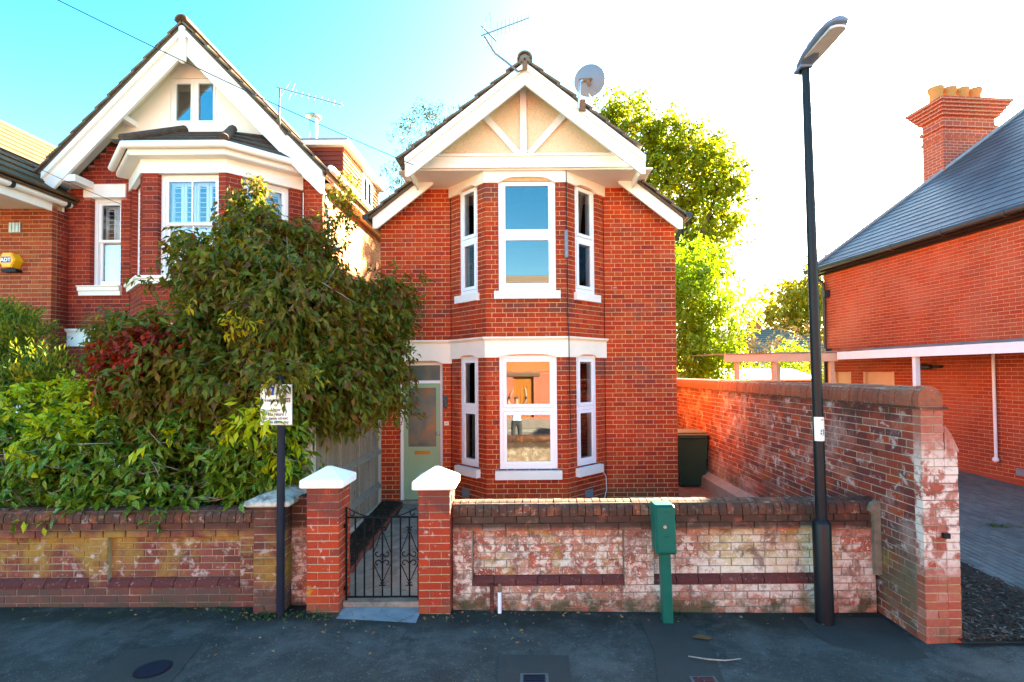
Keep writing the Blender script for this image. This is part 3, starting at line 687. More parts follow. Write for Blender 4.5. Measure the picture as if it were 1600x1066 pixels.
def ridge(parent, xr, zr, y0, y1, mat, r=.115, n_first=3):
    y = y0; k = 0
    while y < y1:
        w = .45 if k < n_first else y1-y
        m = MB(); prof = [(math.cos(math.pi*t/8)*r, math.sin(math.pi*t/8)*r) for t in range(9)]
        prof = prof + [(a*.8, b*.8) for a, b in prof[::-1]]
        m.xprism([(xr+a, zr-.06+b) for a, b in prof][::-1], y, y+w-.008); m.build('ridge_tile', mat, parent); y += w; k += 1
ridge(house, XR, ZR+.03, 7.66, 17.6, M['roof_tile'])
m = MB(); m.xprism([(XR-.10, ZR-.1), (XR+.10, ZR-.1), (XR+.07, ZR+.02), (XR, ZR+.055), (XR-.07, ZR+.02)][::-1], 7.70, 7.73); m.build('ridge_mortar', M['kerb'], house)
# eave gutters and rafter ends
for x in (-2.60, 2.72):
    m = MB(); m.tube([(x, 8.55, 5.03-.02), (x, 17.5, 5.03-.02)], .055, 10); m.build('gutter', M['black_plastic'], house)
# vent bricks, door lamp, number plate, cable and box on the bay
for (F, u, z) in ((bayF[0][0], .30, .42), (bayF[1][0], .62, .36), (bayF[2][0], .42, .40)):
    m = MB(); m.fbox(F, u, u+.2, z, z+.13, -.01, .004)
    for i in range(5): m.fbox(F, u+.01, u+.19, z+.012+i*.024, z+.022+i*.024, .004, .010)
    m.build('vent_brick', M['lead'], house)
m = MB(); m.tube([(.672, 8.165, 5.60), (.678, 8.165, 3.2), (.685, 8.10, 2.98), (.69, 8.155, 2.6), (.70, 8.16, 1.5)], .008, 6); m.build('cable', M['black'], house)
m = MB(); m.cbox(.635, .690, 8.12, 8.165, 4.22, 4.66, .01); m.build('cable_box', M['lead'], house)
m = MB(); m.tube([(1.30, 8.80, .76), (1.34, 8.80, .70), (1.345, 8.79, .48), (1.30, 8.74, .34), (1.24, 8.70, .22)], .006, 6); m.build('loose_wire', M['sill_paint'], house)
m = MB(); m.cbox(-1.372, -1.308, 8.86, 8.895, 1.85, 2.06, .008); m.tube([(-1.34, 8.845, 1.875), (-1.34, 8.83, 1.90), (-1.34, 8.83, 2.0), (-1.34, 8.845, 2.03)], [.02, .03, .03, .02], 10); o = m.build('wall_lamp', M['galv_dark'], None)
tag(o, 'small oval metal bulkhead lamp on the brick beside the green door', 'wall lamp')
def text_mesh(txt, size, mat, F, u, z, n, parent, name='lettering', align='LEFT', ext=.0012, bold=0, fit=None):
    cu = bpy.data.curves.new('t', 'FONT'); cu.body = txt; cu.size = size; cu.extrude = ext; cu.align_x = align; cu.offset = bold
    to = bpy.data.objects.new('t', cu); COL.objects.link(to); bpy.context.view_layer.update()
    me = bpy.data.meshes.new_from_object(to.evaluated_get(bpy.context.evaluated_depsgraph_get())); bpy.data.objects.remove(to)
    O, U, N = F; mt = MB()
    if fit:
        xs_ = [v.co.x for v in me.vertices]; k_ = fit/(max(xs_)-min(xs_)); c_ = (max(xs_)+min(xs_))/2
        for v in me.vertices: v.co.x = (v.co.x-c_)*k_
    mt.add([O+U*(u+v.co.x)+N*(n+v.co.z)+Vector((0, 0, z+v.co.y)) for v in me.vertices], [tuple(p.vertices) for p in me.polygons])
    bpy.data.meshes.remove(me); return mt.build(name, mat, parent)
Fh = (Vector((-1.40, 8.899, 0)), Vector((1, 0, 0)), Vector((0, -1, 0)))
m = MB(); m.fbox(Fh, .03, .105, 1.56, 1.62, .0, .008); npl = m.build('number_plate', M['sign_white'], None); tag(npl, 'small white house number plate 45 on the brick by the green door', 'number plate')
text_mesh('45', .045, M['ink'], Fh, .067, 1.575, .009, npl, 'numerals', 'CENTER')

# television aerial and satellite dish on the main gable
ae = thing('television_aerial', 'bent pole television aerial fixed to the gable peak of the middle house', 'aerial', (0, 7.72, 6.9))
def pxp(px, py, D):
    """world point seen at a photo pixel at distance D"""
    a, b = (px-820)/820, (563-py)/820; a, b = a*math.cos(_r)+b*math.sin(_r), -a*math.sin(_r)+b*math.cos(_r)
    d = _rt*a + _up*b + _fw; return Vector((0, 0, 2.43)) + d*(D/d.y)
m = MB(); m.cbox(.0, .07, 7.66, 7.70, 6.93, 7.06, .008); m.tube([pxp(822,108,7.67), pxp(810,112,7.64), pxp(804,108,7.64)], .012, 6); m.build('bracket', M['rust'], ae)
m = MB(); m.tube([pxp(808,111,7.63), pxp(790,96,7.62), pxp(774,84,7.6), pxp(765,70,7.6), pxp(757,57,7.6)], .016, 8); m.build('mast', M['alu'], ae)
b0, b1 = pxp(752,56,7.6), pxp(827,28,8.1)
m = MB(); m.tube([b0, b1], .011, 6); bo = m.build('boom', M['alu'], ae)
dv = (b1-b0).normalized(); sidev = dv.cross(Vector((0, 0, 1))).normalized(); upv = sidev.cross(dv)
for k in range(9):
    c_ = b0.lerp(b1, .32+.084*k); l = .10-.004*k; q = (upv*.75+sidev*.65).normalized(); m = MB(); m.tube([c_-q*l, c_+q*l], .004, 5); m.build('director', M['alu'], ae)
m = MB(); c_ = b0.lerp(b1, .14); m.tube([c_-(upv*.9-dv*.45)*.16, c_+(upv*.9-dv*.45)*.14], .012, 6); m.build('reflector', M['alu'], ae)
m = MB()
for sg in (1, -1):
    a_ = b0.lerp(b1, .03)+upv*.02*sg; e_ = (upv*.75+sidev*.6*1).normalized()*sg
    c2 = b0.lerp(b1, .20); m.tube([a_, b0.lerp(b1, .12)+e_*.20, b0.lerp(b1, .19)+e_*.26, c2+e_*.05], .004, 5)
m.build('dipole', M['alu'], ae)
sd_ = thing('satellite_dish', 'grey satellite dish seen from behind on the right bargeboard', 'satellite dish', (.85, 7.72, 6.3))
m = MB(); m.cbox(.83, .93, 7.67, 7.70, 6.30, 6.48, .006); m.build('mount_plate', M['rust'], sd_)
m = MB(); m.tube([pxp(904,170,7.66), pxp(905,150,7.62), pxp(906,128,7.6), pxp(909,126,7.66)], .017, 8); m.build('mast', M['galv'], sd_)
dc = pxp(921,126,7.86); ax = Vector((.30, .93, .28)).normalized(); e1 = Vector((1, 0, 0)); e1 = (e1-ax*e1.dot(ax)).normalized(); e2 = ax.cross(e1)
m = MB(); vs, fs = [], []; n = 28
for sft in (0, .012):
    for r_ in (0.001, .08, .15, .20, .228):
        for k in range(n): vs.append(dc + e1*(r_*1.05*math.cos(2*math.pi*k/n)) + e2*(r_*math.sin(2*math.pi*k/n)) + ax*(1.1*r_*r_-.05+sft))
for l_ in range(2):
    for i in range(4):
        for k in range(n):
            q = (l_*5*n+i*n+k, l_*5*n+i*n+(k+1) % n, l_*5*n+(i+1)*n+(k+1) % n, l_*5*n+(i+1)*n+k); fs.append(q if l_ else q[::-1])
for k in range(n): fs.append((4*n+k, 4*n+(k+1) % n, 9*n+(k+1) % n, 9*n+k))
m.add(vs, fs, True); m.build('reflector', M['dish'], sd_)
m = MB(); q = dc-ax*.075; m.add([], []); m.tube([q-e1*.15, q+e1*.05], .022, 4); m.tube([q, q-e2*.02+Vector((0, 0, -.12))], [.035, .02], 8); m.build('back_bracket', M['rust'], sd_)
m = MB(); m.tube([dc-ax*.05-Vector((0, 0, .21)), pxp(925,158,8.0)], .011, 6); m.tube([pxp(925,156,8.0), pxp(928,150,8.1)], .026, 8); m.build('feed_arm', M['galv'], sd_)

# ================================================================== OVERHEAD WIRES
def wire(name, p, q, sag, r, label):
    m = MB(); m.tube([p.lerp(q, t/16)+Vector((0, 0, -sag*4*(t/16)*(1-t/16))) for t in range(17)], r, 5); tag(m.build(name, M['black'], None), label, 'cable')
wire('overhead_wire', pxp(40,-25,5.2), pxp(646,258,7.70), .05, .006, 'dark telephone wire running from the upper left to the middle gable')
wire('overhead_wire', pxp(-10,228,8.3), pxp(196,322,9.50), .04, .005, 'thin dark wire crossing the left eaves to the neighbouring brick front')

# ================================================================== LEFT HOUSE
lh = thing('brick_house', 'deep red brick house with white rendered gable, shuttered bay and flat dormer', 'house', (-6.0, 10, .2))
Yl = 9.54
FL, LL = frame((-8.41, Yl), (-3.68, Yl)); ux = lambda x: x+8.41
XL, ZL, SLL = -5.955, 8.66, 1.045
out = [(0, .1), (LL, .1)] + stairs((LL, 5.85), (LL-.85, 6.76), 8) + stairs((.85, 6.76), (0, 5.85), 8)
hs = [(ux(-7.20), ux(-4.05), 0, 6.10), (ux(-7.93), ux(-7.38), 4.06, 5.71), (ux(-8.05), ux(-7.28), 5.70, 5.945), (-.1, ux(-7.19), 2.98, 3.30), (ux(-7.85), ux(-7.3), .2, 2.98)]
w = core(FL, out, [hs[0], hs[1], hs[4]], -.2, -.007).build('front_wall', M['mortar_left'], lh)
hidL = lambda p, z: z < 2.6 or (p.x > -6.9 and z < 4.3)
lay(lh, w, FL, out, hs, M['brick_left'], .1, 6.77, hidden=hidL)
LB = [(-7.20, 9.54), (-6.34, 8.66), (-4.94, 8.66), (-4.05, 9.54)]
lw = {0: (.22, 1.0), 1: (.26, 1.26), 2: (.25, 1.03)}; lF = []
for i in range(3):
    F, L = frame(LB[i], LB[i+1]); lF.append((F, L)); a, b = lw[i]; ob = [(0, .1), (L, .1), (L, 6.1), (0, 6.1)]
    h2 = [(a, b, 4.09, 5.82), (-.1, L+.1, 5.80, 6.2), (-.1, L+.1, 3.955, 4.09), (a, b, .9, 2.95), (-.1, L+.1, 2.95, 3.3)]
    w = core(F, ob, [h2[0], h2[3]], -.16, -.007).build('bay_wall', M['mortar_left'], lh)
    lay(lh, w, F, ob, h2, M['brick_left'], .1, 5.9, bond='flemish', hidden=hidL)
finish_bricks(lh, 300)
# right flank, lit by the sun
FS, LS = frame((-3.68, 9.54), (-3.68, 19.0))
wz = core(FS, [(.2, .1), (LS, .1), (LS, 5.95), (.2, 5.95)], [], -.2, -.007).build('flank_wall', M['mortar_side'], lh)
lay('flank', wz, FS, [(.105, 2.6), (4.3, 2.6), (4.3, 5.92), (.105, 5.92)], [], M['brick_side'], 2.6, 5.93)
BR[lh] = BR.pop('flank'); finish_bricks(lh, 0, 'flank_bricks')
m = MB(); m.box(-8.4, -8.2, 9.74, 19, 0, 5.9); m.box(-8.2, -3.88, 18.8, 19, 0, 5.9); m.build('side_wall', M['brick_left'], lh)
m = MB(); m.box(-8.2, -3.88, 9.74, 18.8, .15, .3); m.box(-8.2, -3.88, 9.74, 18.8, 3.05, 3.25); m.box(-8.2, -3.88, 9.74, 18.8, 5.9, 6.0); m.build('floor', M['dark_floor'], lh)
m = MB(); m.box(-8.2, -3.88, 12.0, 12.1, .3, 5.9); m.build('partition', M['plaster'], lh)
# rendered gable with window opening
def gl_(x): return ZL-.20-SLL*abs(x-XL)
m = MB(); y0, y1 = 9.50, 9.70
wx0, wx1, wz0, wz1 = -6.46, -5.60, 7.02, 7.89
xa, xb = -7.62, -4.29
m.xprism([(xa, 6.77), (xb, 6.77), (xb+.24, 7.02-.002), (xa-.0, 6.77)][:2]+[(XL+(ZL-.2-wz0)/SLL, wz0), (XL-(ZL-.2-wz0)/SLL, wz0)], y0, y1)
m.xprism([(XL-(ZL-.2-wz0)/SLL, wz0), (wx0, wz0), (wx0, gl_(wx0)), ], y0, y1)
m.xprism([(wx1, wz0), (XL+(ZL-.2-wz0)/SLL, wz0), (wx1, gl_(wx1))], y0, y1)
m.xprism([(wx0, wz1), (wx1, wz1), (wx1, gl_(wx1)), (XL, ZL-.2), (wx0, gl_(wx0))], y0, y1)
m.build('gable_render', M['render'], lh)
FG = (Vector((-8.41, 9.50, 0)), Vector((1, 0, 0)), Vector((0, -1, 0)))
a, b = ux(wx0), ux(wx1)
m = MB(); t = .05
m.fbox(FG, a, a+t, wz0, wz1, -.10, -.03); m.fbox(FG, b-t, b, wz0, wz1, -.10, -.03); m.fbox(FG, a+t, b-t, wz1-t, wz1, -.10, -.031); m.fbox(FG, a+t, b-t, wz0, wz0+t, -.10, -.031); m.fbox(FG, (a+b)/2-.03, (a+b)/2+.03, wz0+t, wz1-t, -.10, -.032)
gw = m.build('window', M['white'], lh)
for c0, c1 in ((a+t, (a+b)/2-.03), ((a+b)/2+.03, b-t)):
    m = MB(); s = .04
    m.fbox(FG, c0, c0+s, wz0+t, wz1-t, -.09, -.02); m.fbox(FG, c1-s, c1, wz0+t, wz1-t, -.09, -.02); m.fbox(FG, c0+s, c1-s, wz0+t, wz0+t+s, -.09, -.021); m.fbox(FG, c0+s, c1-s, wz1-t-s, wz1-t, -.09, -.021)
    m.build('sash', M['white'], gw)
    m = MB(); m.fbox(FG, c0+s, c1-s, wz0+t+s, wz1-t-s, -.06, -.05); m.build('pane', M['glass'], gw)
m = MB(); m.fbox(FG, a, b, 7.72, 7.88, -.16, -.15); m.build('blind', M['blind'], lh)
# bargeboards, finial, purlin ends
for sd, xo in ((-1, -8.40), (1, -3.50)):
    barge(lh, sd, XL, xo, XL, ZL-.10, SLL, .46, 9.10, 9.15, M['warm_white'], .40)
    barge(lh, sd, XL, xo, XL, ZL-.09, SLL, .13, 9.05, 9.098, M['warm_white'], None, 'verge_moulding')
    m = MB(); f = lambda x: ZL-.16-SLL*abs(x-XL)
    q = [(XL, 9.15, f(XL)), (xo, 9.15, f(xo)), (xo, 9.56, f(xo)), (XL, 9.56, f(XL))]; m.slab(q if sd > 0 else q[::-1], .03); m.build('verge_soffit', M['soffit'], lh)
m = MB(); m.lathe((XL, 9.06, 7.90), [(.02, 0), (.06, .04), (.062, .08), (.058, .45), (.062, .62), (.03, .66)], 12); m.build('finial', M['warm_white'], lh)
m = MB(); m.box(-7.16, -7.06, 9.12, 9.52, 6.98, 7.08); m.build('purlin_end', M['warm_white'], lh)
m = MB(); m.box(-8.28, -7.86, 9.12, 9.52, 5.86, 5.98); m.build('eave_box', M['warm_white'], lh)
yl = lambda x: 9.02
tiled_slope(lh, XL, ZL, SLL, -8.46, yl, 19.0, M['roof_tile'], gauge=.205)
tiled_slope(lh, XL, ZL, SLL, -3.44, yl, 19.0, M['roof_tile'], gauge=.205)
ridge(lh, XL, ZL+.03, 9.0, 19, M['roof_tile'])
# narrow sash window at the left with lintel and sill
def sash_window(parent, F, a, b, z0, z1, zs, depth, slats=True, bars=(), name='window'):
    t = .06; n1 = -depth
    m = MB(); m.fbox(F, a, a+t, z0, z1, n1-.1, n1); m.fbox(F, b-t, b, z0, z1, n1-.1, n1); m.fbox(F, a+t, b-t, z1-t, z1, n1-.1, n1-.001); m.fbox(F, a+t, b-t, z0, z0+.05, n1-.1, n1-.001)
    fr = m.build(name, M['white'], parent)
    for q0, q1, dd in ((z0+.05, zs+.02, .055), (zs-.02, z1-t, .02)):
        c0, c1 = a+t, b-t; s = .045; lo = q0 < zs-.1
        m = MB(); m.fbox(F, c0, c0+s, q0, q1, n1-dd-.04, n1-dd); m.fbox(F, c1-s, c1, q0, q1, n1-dd-.04, n1-dd); m.fbox(F, c0+s, c1-s, q0, q0+(.08 if lo else .045), n1-dd-.04, n1-dd-.001); m.fbox(F, c0+s, c1-s, q1-.045, q1, n1-dd-.04, n1-dd-.001)
        for bx in bars: m.fbox(F, bx-.011, bx+.011, q0+.045, q1-.045, n1-dd-.035, n1-dd-.004)
        m.build('sash', M['white'], fr)
        m = MB(); m.fbox(F, c0+s-.003, c1-s+.003, q0+.045, q1-.045, n1-dd-.025, n1-dd-.018); m.build('pane', M['glass_soft'], fr)
    return fr
def shutters(parent, F, a, b, z0, z1, n, leaves, open_from):
    """inside louvred shutter leaves: frame, slats closed below, open above"""
    w = (b-a)/leaves
    for k in range(leaves):
        c0, c1 = a+k*w+.004, a+(k+1)*w-.004; s = .045
        m = MB(); m.fbox(F, c0, c0+s, z0, z1, n-.03, n); m.fbox(F, c1-s, c1, z0, z1, n-.03, n); m.fbox(F, c0+s, c1-s, z0, z0+.06, n-.03, n-.001); m.fbox(F, c0+s, c1-s, z1-.06, z1, n-.03, n-.001); m.fbox(F, c0+s, c1-s, open_from-.03, open_from+.03, n-.03, n-.001)
        sh = m.build('shutter', M['shutter'], parent)
        O, U, N = F; z = z0+.075; sl = MB()
        while z < z1-.08:
            if abs(z-open_from) > .05:
                op = z > open_from; dy, dz = (.036, .010) if op else (.006, .042)
                q = [(c0+s, -dy, dz), (c1-s, -dy, dz), (c1-s, dy, -dz), (c0+s, dy, -dz)]
                sl.slab([O+U*u+N*(n-.015+nn)+Vector((0, 0, z+zz)) for u, nn, zz in q], .007)
            z += .082
        sl.build('slats', M['shutter'], sh)
Fw = (FL[0], FL[1], FL[2])
sash_window(lh, Fw, ux(-7.93), ux(-7.38), 4.065, 5.705, 4.93, .10)
shutters(lh, Fw, ux(-7.86), ux(-7.44), 4.14, 5.62, -.26, 2, 4.93)
m = MB(); m.fbox(Fw, ux(-8.05), ux(-7.28), 5.703, 5.944, -.1, .022); m.build('lintel', M['warm_white'], lh)
sillprof = [(-.05, 3.90), (.045, 3.90), (.05, 3.975), (.075, 3.985), (.08, 4.05), (.10, 4.06), (.10, 4.075), (-.05, 4.085)]
m = MB(); m.sweep([(-8.10, 9.54), (-7.34, 9.54)], sillprof); m.build('sill', M['warm_white'], lh)
# door head band
m = MB(); m.sweep([(-8.43, 9.54), (-7.19, 9.54)], [(-.05, 2.98), (.02, 2.98), (.02, 3.235), (.05, 3.245), (.07, 3.28), (.07, 3.295), (-.05, 3.30)]); m.build('porch_band', M['warm_white'], lh)
m = MB(); m.box(-7.80, -7.32, 9.66, 9.70, .3, 2.97); m.build('porch_door', M['white'], lh)
# bay trim
m = MB(); m.sweep([(LB[0][0]-.0, LB[0][1])]+LB[1:3]+[LB[3]], [(-.05, 5.80), (.03, 5.80), (.03, 6.03), (-.05, 6.03)]); m.build('frieze', M['warm_white'], lh)
m = MB(); m.sweep(LB, [(-.05, 6.03), (.20, 6.03), (.20, 6.045), (.215, 6.045), (.215, 6.13), (-.05, 6.13)]); m.build('fascia', M['warm_white'], lh)
gp = []
m = MB(); P2 = [Vector(p) for p in LB]
def offset_path(path, d):
    P = [Vector((p[0], p[1])) for p in path]; o = []
    for i, p in enumerate(P):
        d0 = (P[i]-P[i-1]).normalized() if i else (P[1]-P[0]).normalized(); d1 = (P[i+1]-P[i]).normalized() if i < len(P)-1 else d0
        n0, n1 = Vector((d0.y, -d0.x)), Vector((d1.y, -d1.x)); mm = (n0+n1).normalized(); o.append(p+mm*(d/max(.3, mm.dot(n0))))
    return o
og = offset_path(LB, .275)
m.tube([(p.x, p.y, 6.17) for p in og], .062, 10); m.build('bay_gutter', M['warm_white'], lh)
m = MB(); m.sweep(LB, [(-.05, 3.955), (.05, 3.955), (.055, 4.03), (.085, 4.04), (.09, 4.085), (-.05, 4.095)]); m.build('bay_sill', M['warm_white'], lh)
m = MB(); m.sweep(LB, [(-.05, 2.95), (.03, 2.95), (.03, 3.235), (.06, 3.245), (.08, 3.28), (.08, 3.295), (-.05, 3.30)]); m.build('bay_band', M['warm_white'], lh)
for i, (F, L) in enumerate(lF):
    a, b = lw[i]
    sash_window(lh, F, a, b, 4.09, 5.805, 4.98, .085, bars=((a+b)/2,))
    shutters(lh, F, a+.07, b-.07, 4.16, 5.72, -.23, 4 if i == 1 else 2, 4.99)
    m = MB(); m.fbox(F, a, b, .9, 2.95, -.12, -.09); m.build('lower_window', M['glass_soft'], lh)
# bay roof: three hipped facets in courses, hip tiles, lead flashing
eo = offset_path(LB, .30); top = [Vector((-6.75, 9.52)), Vector((-6.05, 9.30)), Vector((-5.20, 9.30)), Vector((-4.50, 9.52))]
m = MB(); nr = 4
for k in range(nr):
    t0, t1 = k/nr, (k+1)/nr+.04
    for i in range(3):
        def pt(j, t): q = eo[j].lerp(top[j], min(t, 1)); return (q.x, q.y, 6.20+.60*min(t, 1))
        a, b, c_, d = pt(i, t0), pt(i+1, t0), pt(i+1, t1), pt(i, t1)
        m.slab([(a[0], a[1], a[2]+.03), (b[0], b[1], b[2]+.03), (c_[0], c_[1], c_[2]), (d[0], d[1], d[2])], .02)
m.slab([(-6.75, 9.54, 6.79), (-6.05, 9.30, 6.79), (-5.20, 9.30, 6.79), (-4.50, 9.54, 6.79)], .02)
m.build('bay_roof', M['bay_tile'], lh)
for j in (1, 2):
    m = MB(); p, q = Vector((eo[j].x, eo[j].y, 6.25)), Vector((top[j].x, top[j].y, 6.84)); m.tube([p, p.lerp(q, .5), q], .075, 8); m.build('hip_tile', M['bay_tile'], lh)
m = MB(); m.slab([(-4.45, 9.50, 6.80), (-3.98, 9.50, 6.27), (-3.98, 9.515, 6.42), (-4.45, 9.515, 6.93)], .01); m.build('flashing', M['lead'], lh)
# flank gutter, downpipes, dormer, flue
m = MB(); m.box(-3.67, -3.45, 9.5, 18.9, 5.88, 5.92); m.box(-3.47, -3.44, 9.15, 18.9, 5.92, 6.06); m.build('eave_board', M['peach'], lh)
m = MB(); m.tube([(-3.37, 9.1, 6.04), (-3.37, 18.9, 6.04)], .06, 10); m.build('gutter', M['warm_white'], lh)
m = MB(); m.tube([(-3.92, 9.25, 6.12), (-3.92, 9.28, 5.98), (-3.70, 9.40, 5.82), (-3.62, 9.50, 5.70), (-3.60, 9.62, 5.2), (-3.60, 9.62, .2)], .036, 10); m.build('downpipe', M['warm_white'], lh)
m = MB(); m.tube([(-4.02, 9.50, 5.75), (-4.02, 9.50, .2)], .008, 6); m.build('wire', M['warm_white'], lh)
dx, dy0, dy1, dz = -3.95, 11.4, 14.2, 7.42
m = MB(); m.box(-5.1, dx-.02, dy0+.02, dy1-.02, 5.9, dz); dorm = m.build('dormer', M['dark_timber'], lh)
for k in range(13):
    z = 6.15+k*.098; m = MB(); m.slab([(-5.1, dy0-.02, z), (dx+.01, dy0-.02, z), (dx+.01, dy0+.015, z+.115), (-5.1, dy0+.015, z+.115)], .014); m.build('tile_course', M['tile_hung_red'], dorm)
    for ya, yb in ((dy0-.01, 12.75), (13.55, dy1)):
        m = MB(); m.slab([(dx+.025, ya, z), (dx+.025, yb, z), (dx-.01, yb, z+.115), (dx-.01, ya, z+.115)], .014); m.build('tile_course', M['tile_hung'], dorm)
m = MB(); m.box(dx-.05, dx+.02, 12.75, 12.83, 6.15, dz); m.box(dx-.05, dx+.02, 13.47, 13.55, 6.15, dz); m.box(dx-.05, dx+.018, 12.83, 13.47, dz-.1, dz); m.box(dx-.05, dx+.018, 12.83, 13.47, 6.4, 6.5); m.box(dx-.05, dx+.016, 13.12, 13.18, 6.5, dz-.1)
m.build('dormer_window', M['white'], dorm)
m = MB(); m.box(dx-.03, dx-.02, 12.83, 13.47, 6.5, dz-.1); m.build('dormer_pane', M['glass_soft'], dorm)
m = MB(); m.box(-5.3, dx+.14, dy0-.14, dy1+.1, dz, dz+.10); m.build('dormer_fascia', M['warm_white'], dorm)
m = MB(); m.box(-5.3, dx+.15, dy0-.15, dy1+.11, dz+.10, dz+.14); m.build('dormer_roof', M['lead'], dorm)
m = MB(); m.tube([(-5.25, 13, 7.3), (-5.25, 13, 8.82)], .10, 16); m.tube([(-5.25, 13, 8.87), (-5.25, 13, 8.90), (-5.25, 13, 8.98)], [.19, .19, .06], 16); m.tube([(-5.25, 13, 8.8), (-5.25, 13, 8.88)], .03, 6); m.build('flue', M['chrome'], lh)
# aerial on the left house
a2 = thing('television_aerial', 'long television aerial on the right slope of the left gable', 'aerial', (-4.3, 9.0, 6.8))
m = MB(); m.tube([pxp(447,211,9.02), pxp(438,200,9.0), pxp(436,180,9.0), pxp(437,139,9.0)], .016, 8); m.build('mast', M['rust'], a2)
b0, b1 = pxp(431,136,9.0), pxp(536,165,8.9); m = MB(); m.tube([b0, b1], .010, 6); m.build('boom', M['alu'], a2)
dv = (b1-b0).normalized(); sidev = Vector((0, 1, 0)); upv = Vector((.12, .25, 1)).normalized()
for k in range(8):
    c_ = b0.lerp(b1, .30+.095*k); m = MB(); m.tube([c_-upv*.055, c_+upv*.055], .004, 5); m.build('director', M['alu'], a2)
for k, (t, l, s_) in enumerate(((.14, .20, .28), (.24, .17, .1))):
    c_ = b0.lerp(b1, t); q = (upv+dv*s_).normalized(); m = MB(); m.tube([c_-q*l, c_+q*l], .006, 5); m.build('reflector', M['alu'], a2)

# ================================================================== FAR LEFT HOUSE
fh = thing('brick_house', 'orange red brick house with tan tiled roof cut by the left edge', 'house', (-10, 10, .2))
FF, LF = frame((-14, 9.2), (-8.32, 9.2))
w = core(FF, [(0, .1), (LF, .1), (LF, 5.5), (0, 5.5)], [], -.2, -.007).build('front_wall', M['mortar_far'], fh)
lay(fh, w, FF, [(2.0, .1), (LF, .1), (LF, 5.45), (2.0, 5.45)], [], M['brick_far'], .1, 5.46, hidden=lambda p, z: z < 2.8)
FR, LR = frame((-8.32, 9.2), (-8.32, 9.53))
w = core(FR, [(.21, .1), (LR, .1), (LR, 5.4), (.21, 5.4)], [], -.2, -.007).build('return_wall', M['mortar_left'], fh)
lay('ret', w, FR, [(.10, .1), (LR, .1), (LR, 5.4), (.10, 5.4)], [], M['brick_left'], .1, 5.41)
finish_bricks(fh, 300); BR[fh] = BR.pop('ret'); finish_bricks(fh, 0, 'return_bricks')
m = MB(); m.box(-14, -8.36, 7.6, 9.25, 5.40, 5.44); m.build('soffit', M['soffit'], fh)
m = MB(); m.box(-8.36, -8.33, 7.6, 9.45, 5.36, 5.53); m.build('fascia', M['warm_white'], fh)
m = MB(); m.tube([(-8.27, 7.6, 5.55), (-8.27, 9.5, 5.55)], .058, 10); m.build('gutter', M['warm_white'], fh)
for y in (8.35, 9.38):
    m = MB(); m.tube([(-8.27, y, 5.55), (-8.27, y+.07, 5.55)], .064, 10); m.build('gutter_clip', M['black_plastic'], fh)
m = MB(); m.box(-8.33, -8.19, 7.6, 9.5, 5.605, 5.65); m.build('eave_strip', M['black_plastic'], fh)
tiled_slope(fh, -11.0, 7.85, .77, -8.16, lambda x: 7.5, 17.5, M['tan_tile'], gauge=.26, n_ind=0)
m = MB(); m.slab([(-11, 7.5, 7.85), (-11, 17.5, 7.85), (-14, 17.5, 5.5), (-14, 7.5, 5.5)], .05); m.box(-14, -8.4, 17.2, 17.4, 0, 5.5); m.box(-8.6, -8.42, 9.6, 17.3, 0, 5.4); m.build('rear_roof', M['tan_tile'], fh)
m = MB(); m.xprism([(-14, 5.44), (-8.40, 5.44), (-11, 7.72)], 7.62, 7.72); m.build('gable_panel', M['render'], fh)
Fv = (Vector((-14, 9.2, 0)), Vector((1, 0, 0)), Vector((0, -1, 0)))
m = MB(); m.fbox(Fv, 4.93, 5.13, 4.98, 5.15, 0, .02)
for i in range(3): m.fbox(Fv, 4.96+i*.06, 4.98+i*.06, 4.99, 5.14, .02, .03)
m.build('vent', M['galv'], fh)
m = MB(); m.xprism([(-9.2, 2.80), (-8.42, 2.55), (-8.38, 2.62), (-8.38, 2.66), (-8.75, 2.95), (-9.2, 2.95)], 8.75, 9.15); m.box(-9.2, -8.40, 8.78, 9.15, 2.50, 2.56); m.box(-8.62, -8.46, 8.85, 9.0, .3, 2.5); m.build('porch', M['white'], fh)
al = thing('alarm_box', 'yellow hexagonal burglar alarm box on the far left brick front', 'alarm box', (-8.95, 9.1, 4.3))
ac = pxp(18, 408, 9.13); m = MB(); hx = [(ac.x+.15*math.cos(R(60*i)), ac.z+.15*math.sin(R(60*i))*.97) for i in range(6)]
m.xprism(hx, 9.05, 9.195); m.xprism([(ac.x+(x-ac.x)*.88, ac.z+(z-ac.z)*.88) for x, z in hx], 9.035, 9.049); m.build('case', M['yellow_box'], al)
m = MB(); m.box(ac.x-.12, ac.x+.13, 9.07, 9.19, ac.z-.20, ac.z-.147); m.build('strobe', M['navy'], al)
m = MB(); m.box(ac.x-.085, ac.x+.075, 9.028, 9.034, ac.z-.045, ac.z+.055); bd = m.build('badge', M['blue_ink'], al)
text_mesh('ADT', .088, M['white'], (Vector((ac.x-.005, 9.0275, 0)), Vector((1, 0, 0)), Vector((0, -1, 0))), 0, ac.z-.027, 0, bd, 'lettering', 'CENTER', bold=.002)

